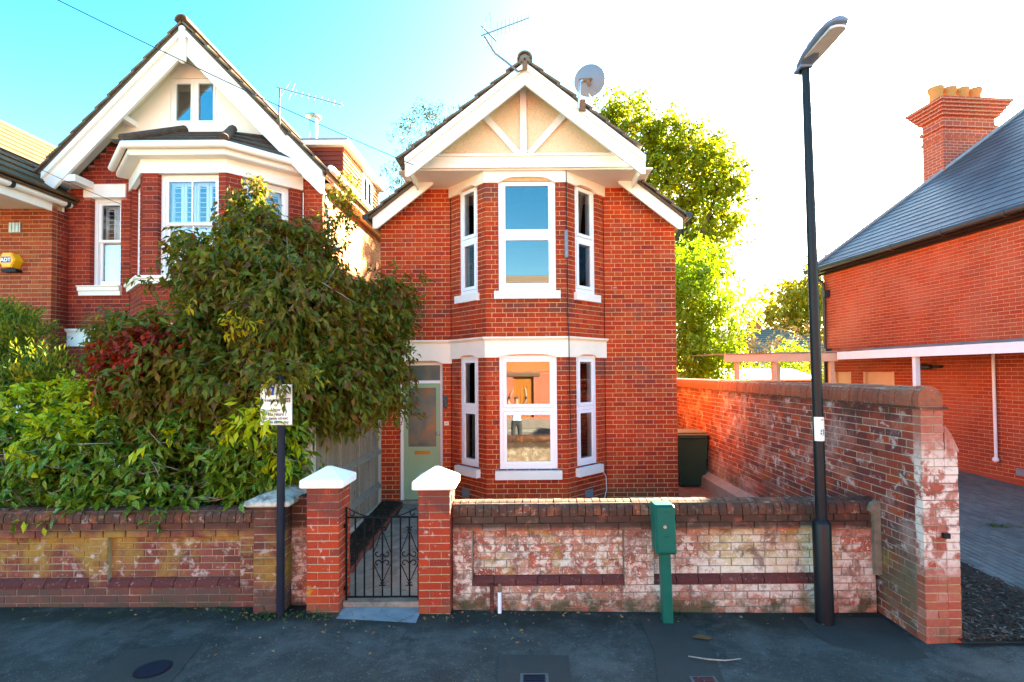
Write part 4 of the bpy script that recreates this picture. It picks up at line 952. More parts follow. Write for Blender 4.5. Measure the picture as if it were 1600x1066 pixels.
# ================================================================== RIGHT HOUSE
rh = thing('brick_house', 'plain red brick house with hipped slate roof at the right edge', 'house', (11, 11, .2))
_a = R(5.4); RO = (8.6, 15.0); RU = (math.sin(_a), -math.cos(_a)); LRh = 9.6
rp = lambda u, n=0.0: (RO[0]+RU[0]*u+RU[1]*n, RO[1]+RU[1]*u-RU[0]*n)       # n outwards (to the left)
FRh, _ = frame(rp(0), rp(LRh))
doorsR = [(.35, 1.0, .3, 2.40), (1.45, 2.45, .3, 2.40)]
w = core(FRh, [(0, .1), (LRh, .1), (LRh, 5.36), (0, 5.36)], doorsR, -.2, -.007).build('side_wall', M['mortar_right'], rh)
lay(rh, w, FRh, [(0, .1), (LRh, .1), (LRh, 5.36), (0, 5.36)], doorsR, M['brick_right'], .1, 5.37, bond='stretcher')
finish_bricks(rh, 300)
for a, b, c0, c1 in doorsR:
    m = MB(); m.fbox(FRh, a, b, c0, c1, -.12, -.06); m.fbox(FRh, a, a+.06, c0, c1, -.06, .0); m.fbox(FRh, b-.06, b, c0, c1, -.06, .0); m.build('garage_panel', M['peach'], rh)
m = MB(); m.fbox((FRh[0]+FRh[2]*0, FRh[1], FRh[2]), 0, .2, .1, 5.3, -6.0, -.201); m.fbox(FRh, .2, LRh, .1, 5.3, -6.0, -5.8); m.build('rear_wall', M['brick_right'], rh)
# hipped slate roof
E0 = lambda u, n: Vector((rp(u, n)[0], rp(u, n)[1], 0))
tp = .98; ez = 5.30; ov = .30; half = 3.1+ov
gau = .19; nrow = int(half*math.sqrt(1+tp*tp)/gau); vs = MB(); rr = random.Random(4)
for i in range(nrow):
    s0, s1 = i*half/nrow, (i+1)*half/nrow+.03            # horizontal run up the slope
    u = -ov+s0+(0.12 if i % 2 else 0)
    while u < LRh+.4:
        u0, u1 = max(u, -ov+s0), u+.246; 
        q = [E0(u0, ov-s0)+Vector((0, 0, ez+tp*s0+.016+rr.uniform(0, .004))), E0(u1, ov-s0)+Vector((0, 0, ez+tp*s0+.016+rr.uniform(0, .004))), E0(u1, ov-s1)+Vector((0, 0, ez+tp*s1)), E0(max(u0, -ov+s1), ov-s1)+Vector((0, 0, ez+tp*s1))]
        if u1-u0 > .05: vs.slab(q, .007)
        u += .25
o = vs.build('slates', M['slate'], rh); o['kind'] = 'stuff'
m = MB(); h = lambda u, n, s: E0(u, n)+Vector((0, 0, ez+tp*s))
m.slab([h(-ov, ov, -.02), h(LRh+.4, ov, -.02), h(LRh+.4, ov-half, half-.02), h(-ov+half, ov-half, half-.02)], .05)
m.slab([h(-ov, ov, -.02), h(-ov+half, ov-half, half-.02), h(-ov, ov-2*half, -.02)], .05)
m.slab([h(-ov+half, ov-half, half-.02), h(LRh+.4, ov-half, half-.02), h(LRh+.4, ov-2*half, -.02), h(-ov, ov-2*half, -.02)], .05)
m.build('roof_deck', M['slate'], rh)
m = MB(); m.tube([h(-ov, ov, .03), h(-ov+half, ov-half, half+.03)], .05, 8); m.build('hip_roll', M['lead'], rh)
m = MB(); m.sweep([rp(-ov+.02, .04), rp(LRh, .04)], [(-.04, 5.16), (.03, 5.16), (.03, 5.20), (.20, 5.20), (.20, 5.30), (-.04, 5.30)]); m.build('eave_board', M['black'], rh)
m = MB(); p, q = E0(-ov, ov+.06), E0(LRh, ov+.06); m.tube([p+Vector((0, 0, 5.29)), q+Vector((0, 0, 5.29))], .07, 10); m.build('gutter', M['black_plastic'], rh)
for k in range(7):
    m = MB(); p = E0(.3+k*1.3, ov+.055); d_ = FRh[1]*.04; m.tube([p-d_+Vector((0, 0, 5.285)), p+d_+Vector((0, 0, 5.285))], .082, 10); m.build('gutter_joint', M['black_plastic'], rh)
m = MB(); dp = lambda n, z: E0(.10, n)+Vector((0, 0, z)); m.tube([dp(.34, 5.2), dp(.32, 5.08), dp(.10, 4.92), dp(.08, 4.8), dp(.08, .3)], .042, 10)
for z in (4.6, 2.95): p = E0(.16, .06)+Vector((0, 0, z)); m.box(p.x-.09, p.x+.09, p.y-.09, p.y+.09, z-.1, z+.1)
m.build('black_downpipe', M['black_plastic'], rh)
wp = lambda u, n, z: E0(u, n)+Vector((0, 0, z))
uw = lambda px: None
m = MB(); m.tube([wp(4.92, .05, 2.75), wp(4.92, .05, .72)], .027, 8); m.lathe(tuple(wp(4.92, .06, .66)), [(.03, 0), (.055, .02), (.05, .07), (.028, .09)], 10); m.build('white_downpipe', M['pale_timber'], rh)
m = MB(); m.fbox(FRh, 5.25, 5.50, .47, .60, -.01, .012); m.build('air_brick', M['lead'], rh)
m = MB(); m.fbox(FRh, .0, LRh, .12, .40, .001, .035); m.build('plinth', M['brick_right'], rh)
# chimney
ch0 = Vector((10.68, 13.2, 0)); CU, CN = Vector((math.cos(_a), math.sin(_a), 0)), Vector((math.sin(_a), -math.cos(_a), 0)); FC = (ch0, CU, CN)
m = MB(); m.fbox(FC, 0, 1.46, 5.8, 9.18, -.62, 0)
m.fbox(FC, -.03, 1.49, 8.33, 8.39, -.65, .03); m.fbox(FC, -.05, 1.51, 8.60, 8.68, -.67, .05)
for k in range(5): e = .03+.045*(k+1); m.fbox(FC, -e, 1.46+e, 8.90+.075*k, 8.972+.075*k, -.62-e, e)
chim = m.build('chimney', None, rh)
def chim_mat():
    m_, N, L, B = newmat('chimney brickwork'); pos = position(N); vm = N.new('ShaderNodeMapping'); vm.inputs['Rotation'].default_value = (R(90), 0, 0); L.new(pos, vm.inputs[0])
    sep = N.new('ShaderNodeSeparateXYZ'); L.new(pos, sep.inputs[0]); cmb = N.new('ShaderNodeCombineXYZ'); L.new(math_n(N, L, 'ADD', sep.outputs[0], sep.outputs[1]), cmb.inputs[0]); L.new(sep.outputs[2], cmb.inputs[1])
    bt = N.new('ShaderNodeTexBrick'); L.new(cmb.outputs[0], bt.inputs['Vector']); bt.inputs['Scale'].default_value = 1; bt.inputs['Brick Width'].default_value = .225; bt.inputs['Row Height'].default_value = .075; bt.inputs['Mortar Size'].default_value = .006
    bt.inputs['Color1'].default_value = (.40,.055,.025,1); bt.inputs['Color2'].default_value = (.30,.045,.028,1); bt.inputs['Mortar'].default_value = (.48,.27,.18,1)
    L.new(bt.outputs['Color'], B.inputs['Base Color']); B.inputs['Roughness'].default_value = .9; return m_
M['chimney'] = chim_mat(); chim.data.materials[0] = M['chimney']
m = MB(); m.fbox(FC, -.012, 1.47, 6.6, 7.02, -.63, .012); m.build('flashing', M['lead'], chim)
for k in range(4):
    p = ch0+CU*(.12+k*.36)-CN*.30; m = MB(); m.lathe((p.x, p.y, 9.22), [(.17, 0), (.15, .05), (.145, .40), (.175, .45), (.18, .55), (.14, .56), (.12, .30)], 16); m.build('chimney_pot', M['tile_hung'], chim)
# security lamp on the wall
sl_ = thing('security_lamp', 'black floodlight on the right hand brick wall under the canopy', 'floodlight', tuple(wp(3.75, .05, 2.5)))
p = wp(3.75, 0, 2.50); m = MB(); m.tube([p, p+FRh[2]*.12], .035, 8); m.tube([p+FRh[2]*.12, p+FRh[2]*.14-FRh[1]*.10], .02, 6); m.build('arm', M['black_plastic'], sl_)
m = MB(); c_ = p+FRh[2]*.16-FRh[1]*.22; m.tube([c_-FRh[1]*.10, c_+FRh[1]*.12], [.075, .05], 8); m.build('head', M['black_plastic'], sl_)
# canopy along the drive
cp = thing('carport', 'white edged lean-to canopy on posts beside the drive', 'carport', (7.8, 10.5, .2))
m = MB(); m.slab([wp(LRh, 1.12, 2.86), wp(LRh, .0, 3.0), wp(1.9, .0, 3.0), wp(1.9, 1.12, 2.86)], .02); m.build('roof_sheet', M['corrug'], cp)
m = MB(); m.sweep([rp(2.05, 1.12), rp(LRh, 1.12)], [(0, 2.70), (.03, 2.70), (.03, 2.88), (0, 2.88)]); m.build('fascia', M['pale_timber'], cp)
m = MB(); m.box(4.93, 7.72, 12.93, 12.98, 2.66, 2.86); m.build('end_beam', M['peach'], cp)
m = MB(); m.slab([(4.95, 12.9, 2.87), (8.7, 12.9, 2.93), (8.7, 15.6, 2.98), (4.95, 15.6, 2.92)], .03); m.build('roof_sheet', M['corrug'], cp)
for x, y, mt in ((5.28, 13.02, 'peach'), (6.20, 13.02, 'peach'), (7.62, 13.0, 'peach'), (7.35, 15.2, 'pale_timber')):
    m = MB(); m.box(x-.05, x+.05, y, y+.1, .2, 2.66); m.build('post', M[mt], cp)
p = wp(4.25, 1.05, 0); m = MB(); m.box(p.x-.045, p.x+.045, p.y-.045, p.y+.045, .2, 2.72); m.build('post', M['pale_timber'], cp)

# ================================================================== STREET WALLS
def coping_run(parent, F, u0, u1, z0, w, h, mat, pitch=.078, n_mid=0.0, name='coping_brick', over=.02):
    """brick-on-edge half round coping, one brick after the other"""
    O, U, N = F; n = max(1, int(round((u1-u0)/pitch))); p = (u1-u0)/n; rng = random.Random(int(u1*100))
    prof = [(-w/2, 0), (w/2, 0), (w/2, h*.35)] + [(w/2*math.cos(t*math.pi/8), h*.35+h*.65*math.sin(t*math.pi/8)) for t in range(1, 8)] + [(-w/2, h*.35)]
    L = p-.007; me = bpy.data.meshes.new('coping_brick'); k = len(prof)
    vs = [(-L/2, a, b) for a, b in prof] + [(L/2, a, b) for a, b in prof]
    me.from_pydata(vs, [], [tuple(range(k)), tuple(range(2*k-1, k-1, -1))] + [(i, k+i, k+(i+1) % k, (i+1) % k) for i in range(k)]); me.materials.append(mat); me.update()
    for i in range(n):
        o = bpy.data.objects.new(name, me); c = O+U*(u0+p*(i+.5))+N*(n_mid+rng.uniform(-.004, .004)); o.location = (c.x, c.y, z0+rng.uniform(-.004, .004))
        o.rotation_euler = (rng.uniform(-.012, .012), rng.uniform(-.02, .02), math.atan2(U.y, U.x)); link(o, parent)
    m = MB(); m.fbox(F, u0+.03, u1-.03, z0-.002, z0+h*.86, n_mid-w*.36, n_mid+w*.36); m.build('coping_bed', M['mortar_front'], parent)
def street_wall(label, x0, x1, yf, piers, zb, brick, mortar, z_top=1.135, extra=True):
    """garden wall to the street: plinth, recessed panels between flat piers, moulded plinth course, oversailing courses, coping"""
    t = thing('garden_wall', label, 'wall', ((x0+x1)/2, yf+.15, zb))
    F, L = frame((x0, yf), (x1, yf)); c = .0745; z0 = zb-.10
    zp = .305; zm = zp+.085                                            # top of base courses, of the moulding
    z2 = z_top-.135; z1 = z2-2*c
    w = core(F, [(0, z0), (L, z0), (L, z_top-.05), (0, z_top-.05)], [], -.23, -.060).build('wall_core', mortar, t)
    m = MB(); m.fbox(F, 0.001, L-.001, z0, zp-.004, -.061, -.007); m.fbox(F, .001, L-.001, z1+.002, z2, -.061, -.007)
    for a, b in piers: m.fbox(F, a+.002, b-.002, zp-.003, z1+.001, -.061, -.007)
    m.build('pointing', mortar, t)
    lay(t, w, F, [(0, z0), (L, z0), (L, zp), (0, zp)], [], brick, zp-6*c, zp, bond='stretcher', course=c, jit=.004)
    lay(t, w, F, [(0, z1), (L, z1), (L, z2), (0, z2)], [], brick, z1, z2, bond='stretcher', course=c, jit=.004, proud=.012, phase=.08)
    nb = int(round((z1-zm)/c)); cc = (z1-zm)/nb; pan = []
    last = 0.0
    for a, b in piers + [(L, L)]:
        if a-last > .05: pan.append((last, a))
        last = b
    for a, b in piers: lay(t, w, F, [(a, zp), (b, zp), (b, z1), (a, z1)], [], brick, zp, z1, bond='stretcher', course=cc, jit=.004, phase=a+.0)
    for a, b in pan:
        Fp = (F[0]-F[2]*.052, F[1], F[2])
        lay(t, w, Fp, [(a, zm), (b, zm), (b, z1), (a, z1)], [], brick, zm, z1, bond='stretcher', course=cc, jit=.004, phase=a)
        n = max(1, int(round((b-a)/.228))); p = (b-a)/n
        for i in range(n):
            u = a+p*i; m = MB(); O, U, N = F
            pr = [(-.06, zp+.002), (.004, zp+.002), (.004, zp+.028), (-.012, zp+.055), (-.045, zm), (-.06, zm)]
            vs = [O+U*(u+.004)+N*n_+Vector((0, 0, z)) for n_, z in pr] + [O+U*(u+p-.004)+N*n_+Vector((0, 0, z)) for n_, z in pr]
            m.add(vs, [(0,1,2,3,4,5)[::-1], (6,7,8,9,10,11)] + [(j, (j+1) % 6, 6+(j+1) % 6, 6+j) for j in range(6)]); m.build('plinth_brick', M['plinth_brick'], t)
    coping_run(t, F, 0, L, z2, .262, z_top-z2, M['coping'], n_mid=-.112)
    finish_bricks(t, 300)
    return t, F, L
street_wall('low brick wall with pink and limewashed panels in front of the middle house', -.74, 3.50, 5.30, [(0, .20), (1.72, 2.02), (3.78, 4.24)], .02, M['brick_front'], M['mortar_front'])
street_wall('low brown brick wall with yellow lichen under the leafy hedge', -7.5, -2.68, 5.32, [(1.1, 1.32), (3.10, 3.29), (4.62, 4.82)], .11, M['brick_lwall'], M['mortar_lwall'], z_top=1.09)
# piers
def pier(name, label, x0, x1, y0, y1, z0, z1, brick, mortar, corner='both'):
    t = thing(name, label, 'gate pier' if 'gate' in name else 'pier', ((x0+x1)/2, (y0+y1)/2, z0+.1))
    m = MB(); m.box(x0+.008, x1-.008, y0+.008, y1-.008, z0, z1); w = m.build('pier_core', mortar, t)
    faces = [((x0, y0), (x1, y0), 0, 0), ((x1, y0), (x1, y1), .103, 0), ((x0, y1), (x0, y0), 0, .103)]
    for k, (p, q, a, b) in enumerate(faces):
        F, L = frame(p, q); lay(t, w, F, [(a, z0), (L-b, z0), (L-b, z1), (a, z1)], [], brick, z0, z1, bond='stretcher', jit=.003, phase=0 if k == 0 else -.06, depth=.098)
    finish_bricks(t, 300); return t
def pyramid_cap(parent, x0, x1, y0, y1, z0, zs, zt, mat):
    cx, cy = (x0+x1)/2, (y0+y1)/2; m = MB(); c = .012
    m.cbox(x0, x1, y0, y1, z0, zs+.004, .01)
    m.add([(x0+.004, y0+.004, zs), (x1-.004, y0+.004, zs), (x1-.004, y1-.004, zs), (x0+.004, y1-.004, zs), (cx-.02, cy-.02, zt), (cx+.02, cy-.02, zt), (cx+.02, cy+.02, zt), (cx-.02, cy+.02, zt)],
          [(0,1,5,4), (1,2,6,5), (2,3,7,6), (3,0,4,7), (4,5,6,7)]); return m.build('cap', mat, parent)
p1 = pier('gate_pier', 'left brick gate pier with white pyramid cap, nearest the parking sign', -2.165, -1.838, 5.20, 5.53, .03, 1.315, M['brick_pier'], M['mortar_pier'])
pyramid_cap(p1, -2.215, -1.788, 5.15, 5.58, 1.316, 1.395, 1.50, M['cap_white'])
p2 = pier('gate_pier', 'right brick gate pier with sunlit white pyramid cap and yellow lichen low down', -1.065, -.745, 5.20, 5.53, .0, 1.29, M['brick_pier'], M['mortar_pier'])
pyramid_cap(p2, -1.115, -.695, 5.15, 5.58, 1.291, 1.37, 1.485, M['cap_white'])
p3 = pier('end_pier', 'weathered brick pier with flat grey lichened cap at the hedge end', -2.675, -2.385, 5.18, 5.80, .03, 1.145, M['brick_lwall'], M['mortar_lwall'])
m = MB(); m.cbox(-2.745, -2.30, 5.12, 5.86, 1.146, 1.20, .012); x0, x1, y0, y1 = -2.74, -2.305, 5.125, 5.855
m.add([(x0, y0, 1.199), (x1, y0, 1.199), (x1, y1, 1.199), (x0, y1, 1.199), (-2.52, 5.34, 1.27), (-2.52, 5.64, 1.27)], [(0,1,4), (1,2,5,4), (2,3,5), (3,0,4,5)]); m.build('cap', M['cap_stone'], p3)
t = thing('wall_stub', 'short sooty brick infill wall between the grey capped pier and the gate pier', 'wall', (-2.27, 5.5, .1))
F, L = frame((-2.385, 5.36), (-2.165, 5.36)); w = core(F, [(0, .03), (L, .03), (L, 1.19), (0, 1.19)], [], -.2, -.007).build('wall_core', M['mortar_lwall'], t)
lay(t, w, F, [(0, .03), (L, .03), (L, 1.20), (0, 1.20)], [], M['brick_front'], .03, 1.20, bond='stretcher', jit=.004); finish_bricks(t)
# tall side wall on the right
sw = thing('boundary_wall', 'tall old brick wall with rounded coping running back beside the lamp post', 'wall', (3.65, 8, 0))
Fs, Ls = frame((3.53, 16.5), (3.53, 4.70))                            # outward = left (towards the house)
w = core(Fs, [(0, -.1), (Ls-.09, -.1), (Ls-.09, 2.10), (0, 2.10)], [], -.20, -.007).build('wall_core', M['mortar_swall'], sw)
lay(sw, w, Fs, [(0, .0), (Ls-.10, .0), (Ls-.10, 2.07), (0, 2.07)], [], M['brick_swall'], .0, 2.075, bond='garden', course=.0745, jit=.004)
Fe, Le = frame((3.53, 4.70), (3.74, 4.70)); we = core(Fe, [(0, -.1), (Le, -.1), (Le, 2.10), (0, 2.10)], [], -.3, -.007).build('end_core', M['mortar_pier'], sw)
lay(sw, we, Fe, [(0, .0), (Le, .0), (Le, 2.07), (0, 2.07)], [], M['brick_pale'], .0, 2.075, bond='stretcher', course=.0745, jit=.004, depth=.1)
Fb, Lb = frame((3.733, 4.703), (3.86, 4.703)); wb = core(Fb, [(0, -.1), (Lb, -.1), (Lb, 1.72), (0, 1.72)], [], -.45, -.007).build('buttress_core', M['mortar_pier'], sw)
lay(sw, wb, Fb, [(0, .0), (Lb, .0), (Lb, 1.72), (0, 1.72)], [], M['brick_pale'], .0, 1.72, bond='stretcher', course=.0745, jit=.004, depth=.1)
finish_bricks(sw, 300)
m = MB(); m.xprism([(3.742, 1.70), (3.87, 1.70), (3.80, 1.86), (3.742, 1.94)], 4.70, 5.15); m.build('buttress_top', M['brick_pale'], sw)
m = MB(); m.box(3.725, 3.735, 4.72, 16.5, -.1, 2.1); m.build('outer_face', M['brick_swall'], sw)
m = MB(); m.box(3.515, 3.765, 4.68, 16.5, 2.075, 2.098); m.build('creasing_tile', M['coping'], sw)
coping_run(sw, Fs, Ls-5.0, Ls-.02, 2.098, .22, .185, M['coping_red'], pitch=.078, n_mid=-.11)
m = MB(); prof = [(-.11, 2.098), (.11, 2.098)] + [(.11*math.cos(t*math.pi/10), 2.165+.115*math.sin(t*math.pi/10)) for t in range(0, 11)]
O, U, N = Fs; k = len(prof); vs = [O+U*u+N*(a-.11)+Vector((0, 0, z)) for u in (0, Ls-5.01) for a, z in prof]
m.add(vs, [tuple(range(k)), tuple(range(2*k-1, k-1, -1))]+[(i, k+i, k+(i+1) % k, (i+1) % k) for i in range(k)]); m.build('coping_far', M['coping_red'], sw)
m = MB(); m.sweep([(3.53, 12), (3.53, 5.5)], [(0, .15), (.16, .15), (.15, .42), (0, .50)]); m.build('footing', M['kerb'], sw)
m = MB(); m.xprism([(3.462, .40), (3.528, .40), (3.528, 1.13)] + [(3.528-.13*math.sin(t*math.pi/12), 1.0+.13*math.cos(t*math.pi/12)) for t in range(1, 6)] + [(3.42, 1.03), (3.455, .98)], 5.255, 5.31); m.build('mortar_fillet', M['cement'], sw)
m = MB(); m.box(3.69, 3.74, 4.66, 4.70, .94, .985); m.build('iron_stub', M['black'], sw)

# threshold, step and gate
m = MB(); m.box(-1.835, -1.068, 5.30, 5.44, -.05, .155); tag(m.build('gate_step', M['concrete'], None), 'low concrete step under the iron gate', 'step')
m = MB(); m.slab([(-1.83, 5.02, .085), (-1.05, 5.02, .075), (-1.05, 5.299, .10), (-1.83, 5.299, .11)], .1); tag(m.build('threshold_slab', M['stone'], None), 'worn blue grey stone slab in front of the gate', 'slab')
gt = thing('iron_gate', 'black wrought iron garden gate with scrolls between the two white capped piers', 'gate', (-1.45, 5.34, .16))
gy, gx0, gx1, g0, g1 = 5.34, -1.815, -1.088, .19, .985
def bar(a, b, r, nm): m = MB(); m.tube([a, b], r, 6); return m.build(nm, M['iron'], gt)
bar((gx0, gy, .16), (gx0, gy, 1.09), .011, 'stile'); bar((gx1, gy, .16), (gx1, gy, 1.0), .011, 'stile')
for z in (g0, g1): bar((gx0, gy, z), (gx1, gy, z), .010, 'rail')
nb = 7; sp = (gx1-gx0)/(nb+1)
for k in range(1, nb+1): bar((gx0+sp*k, gy, g0), (gx0+sp*k, gy, g1), .0085, 'bar')
def curl(cx, cz, r, a0, turn, nm='scroll', rr=.0060):
    m = MB(); m.tube([(cx+r*(1-.6*t/18)*math.cos(a0+turn*t/18), gy-.008, cz+r*(1-.6*t/18)*math.sin(a0+turn*t/18)) for t in range(19)], rr, 5); m.build(nm, M['iron'], gt)
for cxk in (4, 7):
    cx = gx0+sp*cxk
    for sx in (-1, 1):
        for sz in (-1, 1): curl(cx+sx*.045, .575+sz*.048, .036, 0 if sx < 0 else math.pi, sx*sz*5.0)
        bar((cx+sx*sp, gy-.006, .53), (cx, gy-.006, .33), .005, 'brace_bar'); bar((cx+sx*sp, gy-.006, .62), (cx, gy-.006, .86), .005, 'brace_bar')
        curl(cx+sx*.022, .315, .02, 1.5, sx*4.2); curl(cx+sx*.022, .875, .02, -1.5, -sx*4.2)
for sx, xe in ((1, gx0), (-1, gx1)):
    m = MB(); m.tube([(xe+sx*(.02+.25*t), gy, 1.075-.085*math.sin(t*math.pi/2)) for t in [i/8 for i in range(9)]], .006, 5); m.build('top_curve', M['iron'], gt)
    curl(xe+sx*.055, 1.025, .033, 1.6, -sx*5)
for z in (.28, .90):
    m = MB(); m.cbox(gx0-.03, gx0+.012, gy-.015, gy+.015, z-.02, z+.02, .004); m.build('hinge', M['iron'], gt)

# fence beside the path
fe = thing('board_fence', 'grey weathered closeboard fence with concrete post beside the front path', 'fence', (-2.45, 7.4, .2))
m = MB(); m.cbox(-2.52, -2.40, 5.92, 6.04, .1, 1.86, .012); m.build('concrete_post', M['concrete_post'], fe)
m = MB(); m.box(-2.402, -2.399, 5.965, 5.99, 1.70, 1.76); m.build('post_slot', M['ink'], fe)
m = MB(); m.box(-2.52, -2.42, 8.72, 8.84, .1, 1.86); m.build('concrete_post', M['concrete_post'], fe)
bm_cache = None
for k in range(28):
    y0 = 6.045+k*.0955; m = MB(); jz = random.uniform(-.01, .01); q = [(-2.445, y0), (-2.425+random.uniform(-.003, .003), y0), (-2.436, y0+.104), (-2.447, y0+.104)]
    m.add([(x, y, .30) for x, y in q]+[(x, y, 1.86+jz) for x, y in q], [(0,1,2,3)[::-1], (4,5,6,7), (0,1,5,4), (1,2,6,5), (2,3,7,6), (3,0,4,7)]); m.build('board', M['fence_board'], fe)
for z in (.62, 1.17, 1.74):
    m = MB(); m.add([(-2.43, 6.04, z-.045), (-2.37, 6.04, z-.045), (-2.43, 6.04, z+.045), (-2.43, 8.72, z-.045), (-2.37, 8.72, z-.045), (-2.43, 8.72, z+.045)], [(0,1,2), (3,5,4), (0,3,4,1), (1,4,5,2), (2,5,3,0)]); m.build('rail', M['fence_rail'], fe)
m = MB(); m.box(-2.46, -2.41, 6.04, 8.72, .12, .30); m.build('gravel_board', M['concrete_post'], fe)

# ================================================================== STREET FURNITURE
lp = thing('street_lamp', 'tall black lamp post with grey lantern and white number 8 sticker', 'street lamp', (2.86, 5.1, 0))
lean = lambda z: 2.862-.013*z
m = MB(); m.tube([(lean(z), 5.1, z) for z in (-.05, .955, .975, 1.0)], [.083, .083, .075, .053], 24); m.build('base', M['black'], lp)
m = MB(); m.tube([(lean(z), 5.1, z) for z in (.99, 1.0, 3.2, 5.45)], [.051, .051, .046, .038], 20); m.build('pole', M['black'], lp)
lx = lean(5.45)
m = MB(); rows = [(5.20, .05, .05, 5.42), (5.14, .075, .06, 5.45), (5.0, .10, .07, 5.47), (4.75, .115, .075, 5.49), (4.60, .105, .06, 5.50), (4.52, .07, .04, 5.50), (4.50, .02, .015, 5.50)]
vs = []; nn = 14
for y, w_, h_, z in rows:
    for k in range(nn):
        a = 2*math.pi*k/nn; vs.append((lx+w_*math.cos(a), y, z+(h_ if math.sin(a) > 0 else h_*.45)*math.sin(a)))
m.add(vs, [(i*nn+k, i*nn+(k+1) % nn, (i+1)*nn+(k+1) % nn, (i+1)*nn+k) for i in range(len(rows)-1) for k in range(nn)] + [tuple(range(nn-1, -1, -1)), tuple(range((len(rows)-1)*nn, len(rows)*nn))], True); hd_ = m.build('lantern', M['lamp_grey'], lp)
m = MB(); pts = [(lx+.075*math.cos(t), (4.58 if math.sin(t) < 0 else 4.98)+.05*math.sin(t), 5.468) for t in [i*2*math.pi/20 for i in range(20)]]
m.add(pts+[(x, y, z-.022) for x, y, z in pts], [tuple(range(20)), tuple(range(39, 19, -1))]+[(i, 20+i, 20+(i+1) % 20, (i+1) % 20) for i in range(20)]); m.build('lens', M['lamp_lens'], hd_)
m = MB(); m.tube([(lx, 5.12, 5.40), (lx, 5.12, 5.50)], .055, 14); m.box(lx-.075, lx+.045, 5.05, 5.19, 5.40, 5.425); m.build('spigot', M['lamp_grey'], hd_)
m = MB(); m.tube([(lx, 5.02, 5.53), (lx, 5.02, 5.58), (lx, 5.02, 5.62)], [.035, .035, .015], 12); m.build('photocell', M['lamp_lens'], hd_)
# sticker wrapped round the pole
def sticker(z0, z1, r, a0, a1):
    m = MB(); vs = []
    for i in range(9):
        a = a0+(a1-a0)*i/8
        for z in (z0, z1): vs.append((lean(z)+r*math.cos(a), 5.1+r*math.sin(a), z))
    m.add(vs, [(2*i, 2*i+2, 2*i+3, 2*i+1) for i in range(8)], True); return m
st = sticker(1.755, 1.985, .0525, R(-160), R(-20)).build('sticker', M['sign_white'], lp)
Fk = (Vector((lean(1.85), 5.1, 0)), Vector((1, 0, 0)), Vector((0, -1, 0)))
def wrap_text(txt, size, u, z, mat, par, bold=0):
    o = text_mesh(txt, size, mat, Fk, u, z, .0, par, 'numeral', 'CENTER', .0004, bold); r = .0532
    loc = Vector((0, 0, 0)); q = o
    while q is not None: loc += q.location; q = q.parent
    for v_ in o.data.vertices:
        w_ = v_.co+loc; a = (w_.x-Fk[0].x)/r; v_.co = Vector((Fk[0].x+r*math.sin(a), 5.1-r*math.cos(a), w_.z))-loc
wrap_text('8', .085, .012, 1.81, M['ink'], st, .002); wrap_text('...', .05, .012, 1.955, M['ink'], st, .002)

sg = thing('parking_sign', 'white parking sign for permit holders on a dark post by the hedge', 'sign', (-2.377, 5.12, .1))
m = MB(); m.tube([(-2.377, 5.12, -.05), (-2.376, 5.12, 2.42)], .037, 18); m.build('post', M['navy'], sg)
sx0, sx1, sz0, sz1 = -2.552, -2.250, 1.950, 2.34
m = MB(); m.cbox(sx0, sx1, 5.066, 5.076, sz0, sz1, .003); pl = m.build('plate', M['sign_white'], sg)
m = MB(); m.box(sx0-.001, sx1+.001, 5.077, 5.083, sz0-.004, sz1); m.build('plate_back', M['galv'], pl)
for z in (2.05, 2.3):
    m = MB(); m.tube([(-2.377, 5.12, z-.015), (-2.377, 5.12, z+.015)], .043, 16); m.build('clip', M['galv'], sg)
Fp = (Vector(((sx0+sx1)/2, 5.0655, 0)), Vector((1, 0, 0)), Vector((0, -1, 0)))
for txt, z, sz, u, ft in (('Permit holders', 2.172, .044, -.030, .215), ('or', 2.128, .040, 0, .030), ('1 hour', 2.083, .044, 0, .092), ('No return', 2.038, .044, .0, .148), ('to same street', 2.001, .040, 0, .232), ('within same day', 1.964, .040, 0, .250)):
    text_mesh(txt, sz, M['ink'], Fp, u, z, .0, pl, 'lettering', 'LEFT', bold=.0012 if 'Permit' in txt else .0006, fit=ft)
m = MB(); m.box(sx1-.056, sx1-.014, 5.0625, 5.0655, 2.166, 2.208); bb = m.build('zone_square', M['ink'], pl)
text_mesh('12', .034, M['sign_white'], (Vector((sx1-.035, 5.0620, 0)), Fp[1], Fp[2]), 0, 2.175, .0, bb, 'zone_number', 'CENTER', bold=.0008)
m = MB(); m.box(sx0+.06, sx0+.13, 5.0625, 5.0655, 2.235, 2.315); bb = m.build('blue_square', M['blue_ink'], pl)
text_mesh('P', .075, M['sign_white'], (Vector((sx0+.095, 5.0620, 0)), Fp[1], Fp[2]), 0, 2.25, .0, bb, 'letter', 'CENTER', bold=.001)

fb = thing('electric_pillar', 'green steel cabinet on a slim green post in front of the street wall', 'cabinet', (1.34, 5.1, 0))
sh = lambda z: 1.352-.030*z
m = MB(); vs = []
for z in (-.05, .72): vs += [(sh(z)-.047, 5.06, z), (sh(z)+.047, 5.06, z), (sh(z)+.047, 5.15, z), (sh(z)-.047, 5.15, z)]
m.add(vs, [(3,2,1,0), (4,5,6,7)]+[(i, (i+1) % 4, 4+(i+1) % 4, 4+i) for i in range(4)]); m.build('post', M['cabinet_green'], fb)
m = MB(); m.cbox(-.098, .098, 5.02, 5.20, .695, 1.165, .012); m.v = [(x+sh(z), y, z) for x, y, z in m.v]; m.build('box', M['cabinet_green'], fb)
m = MB(); m.cbox(-.088, .088, 5.008, 5.022, .715, 1.150, .006); m.v = [(x+sh(z)+.004, y, z) for x, y, z in m.v]; dr = m.build('door', M['cabinet_green'], fb)
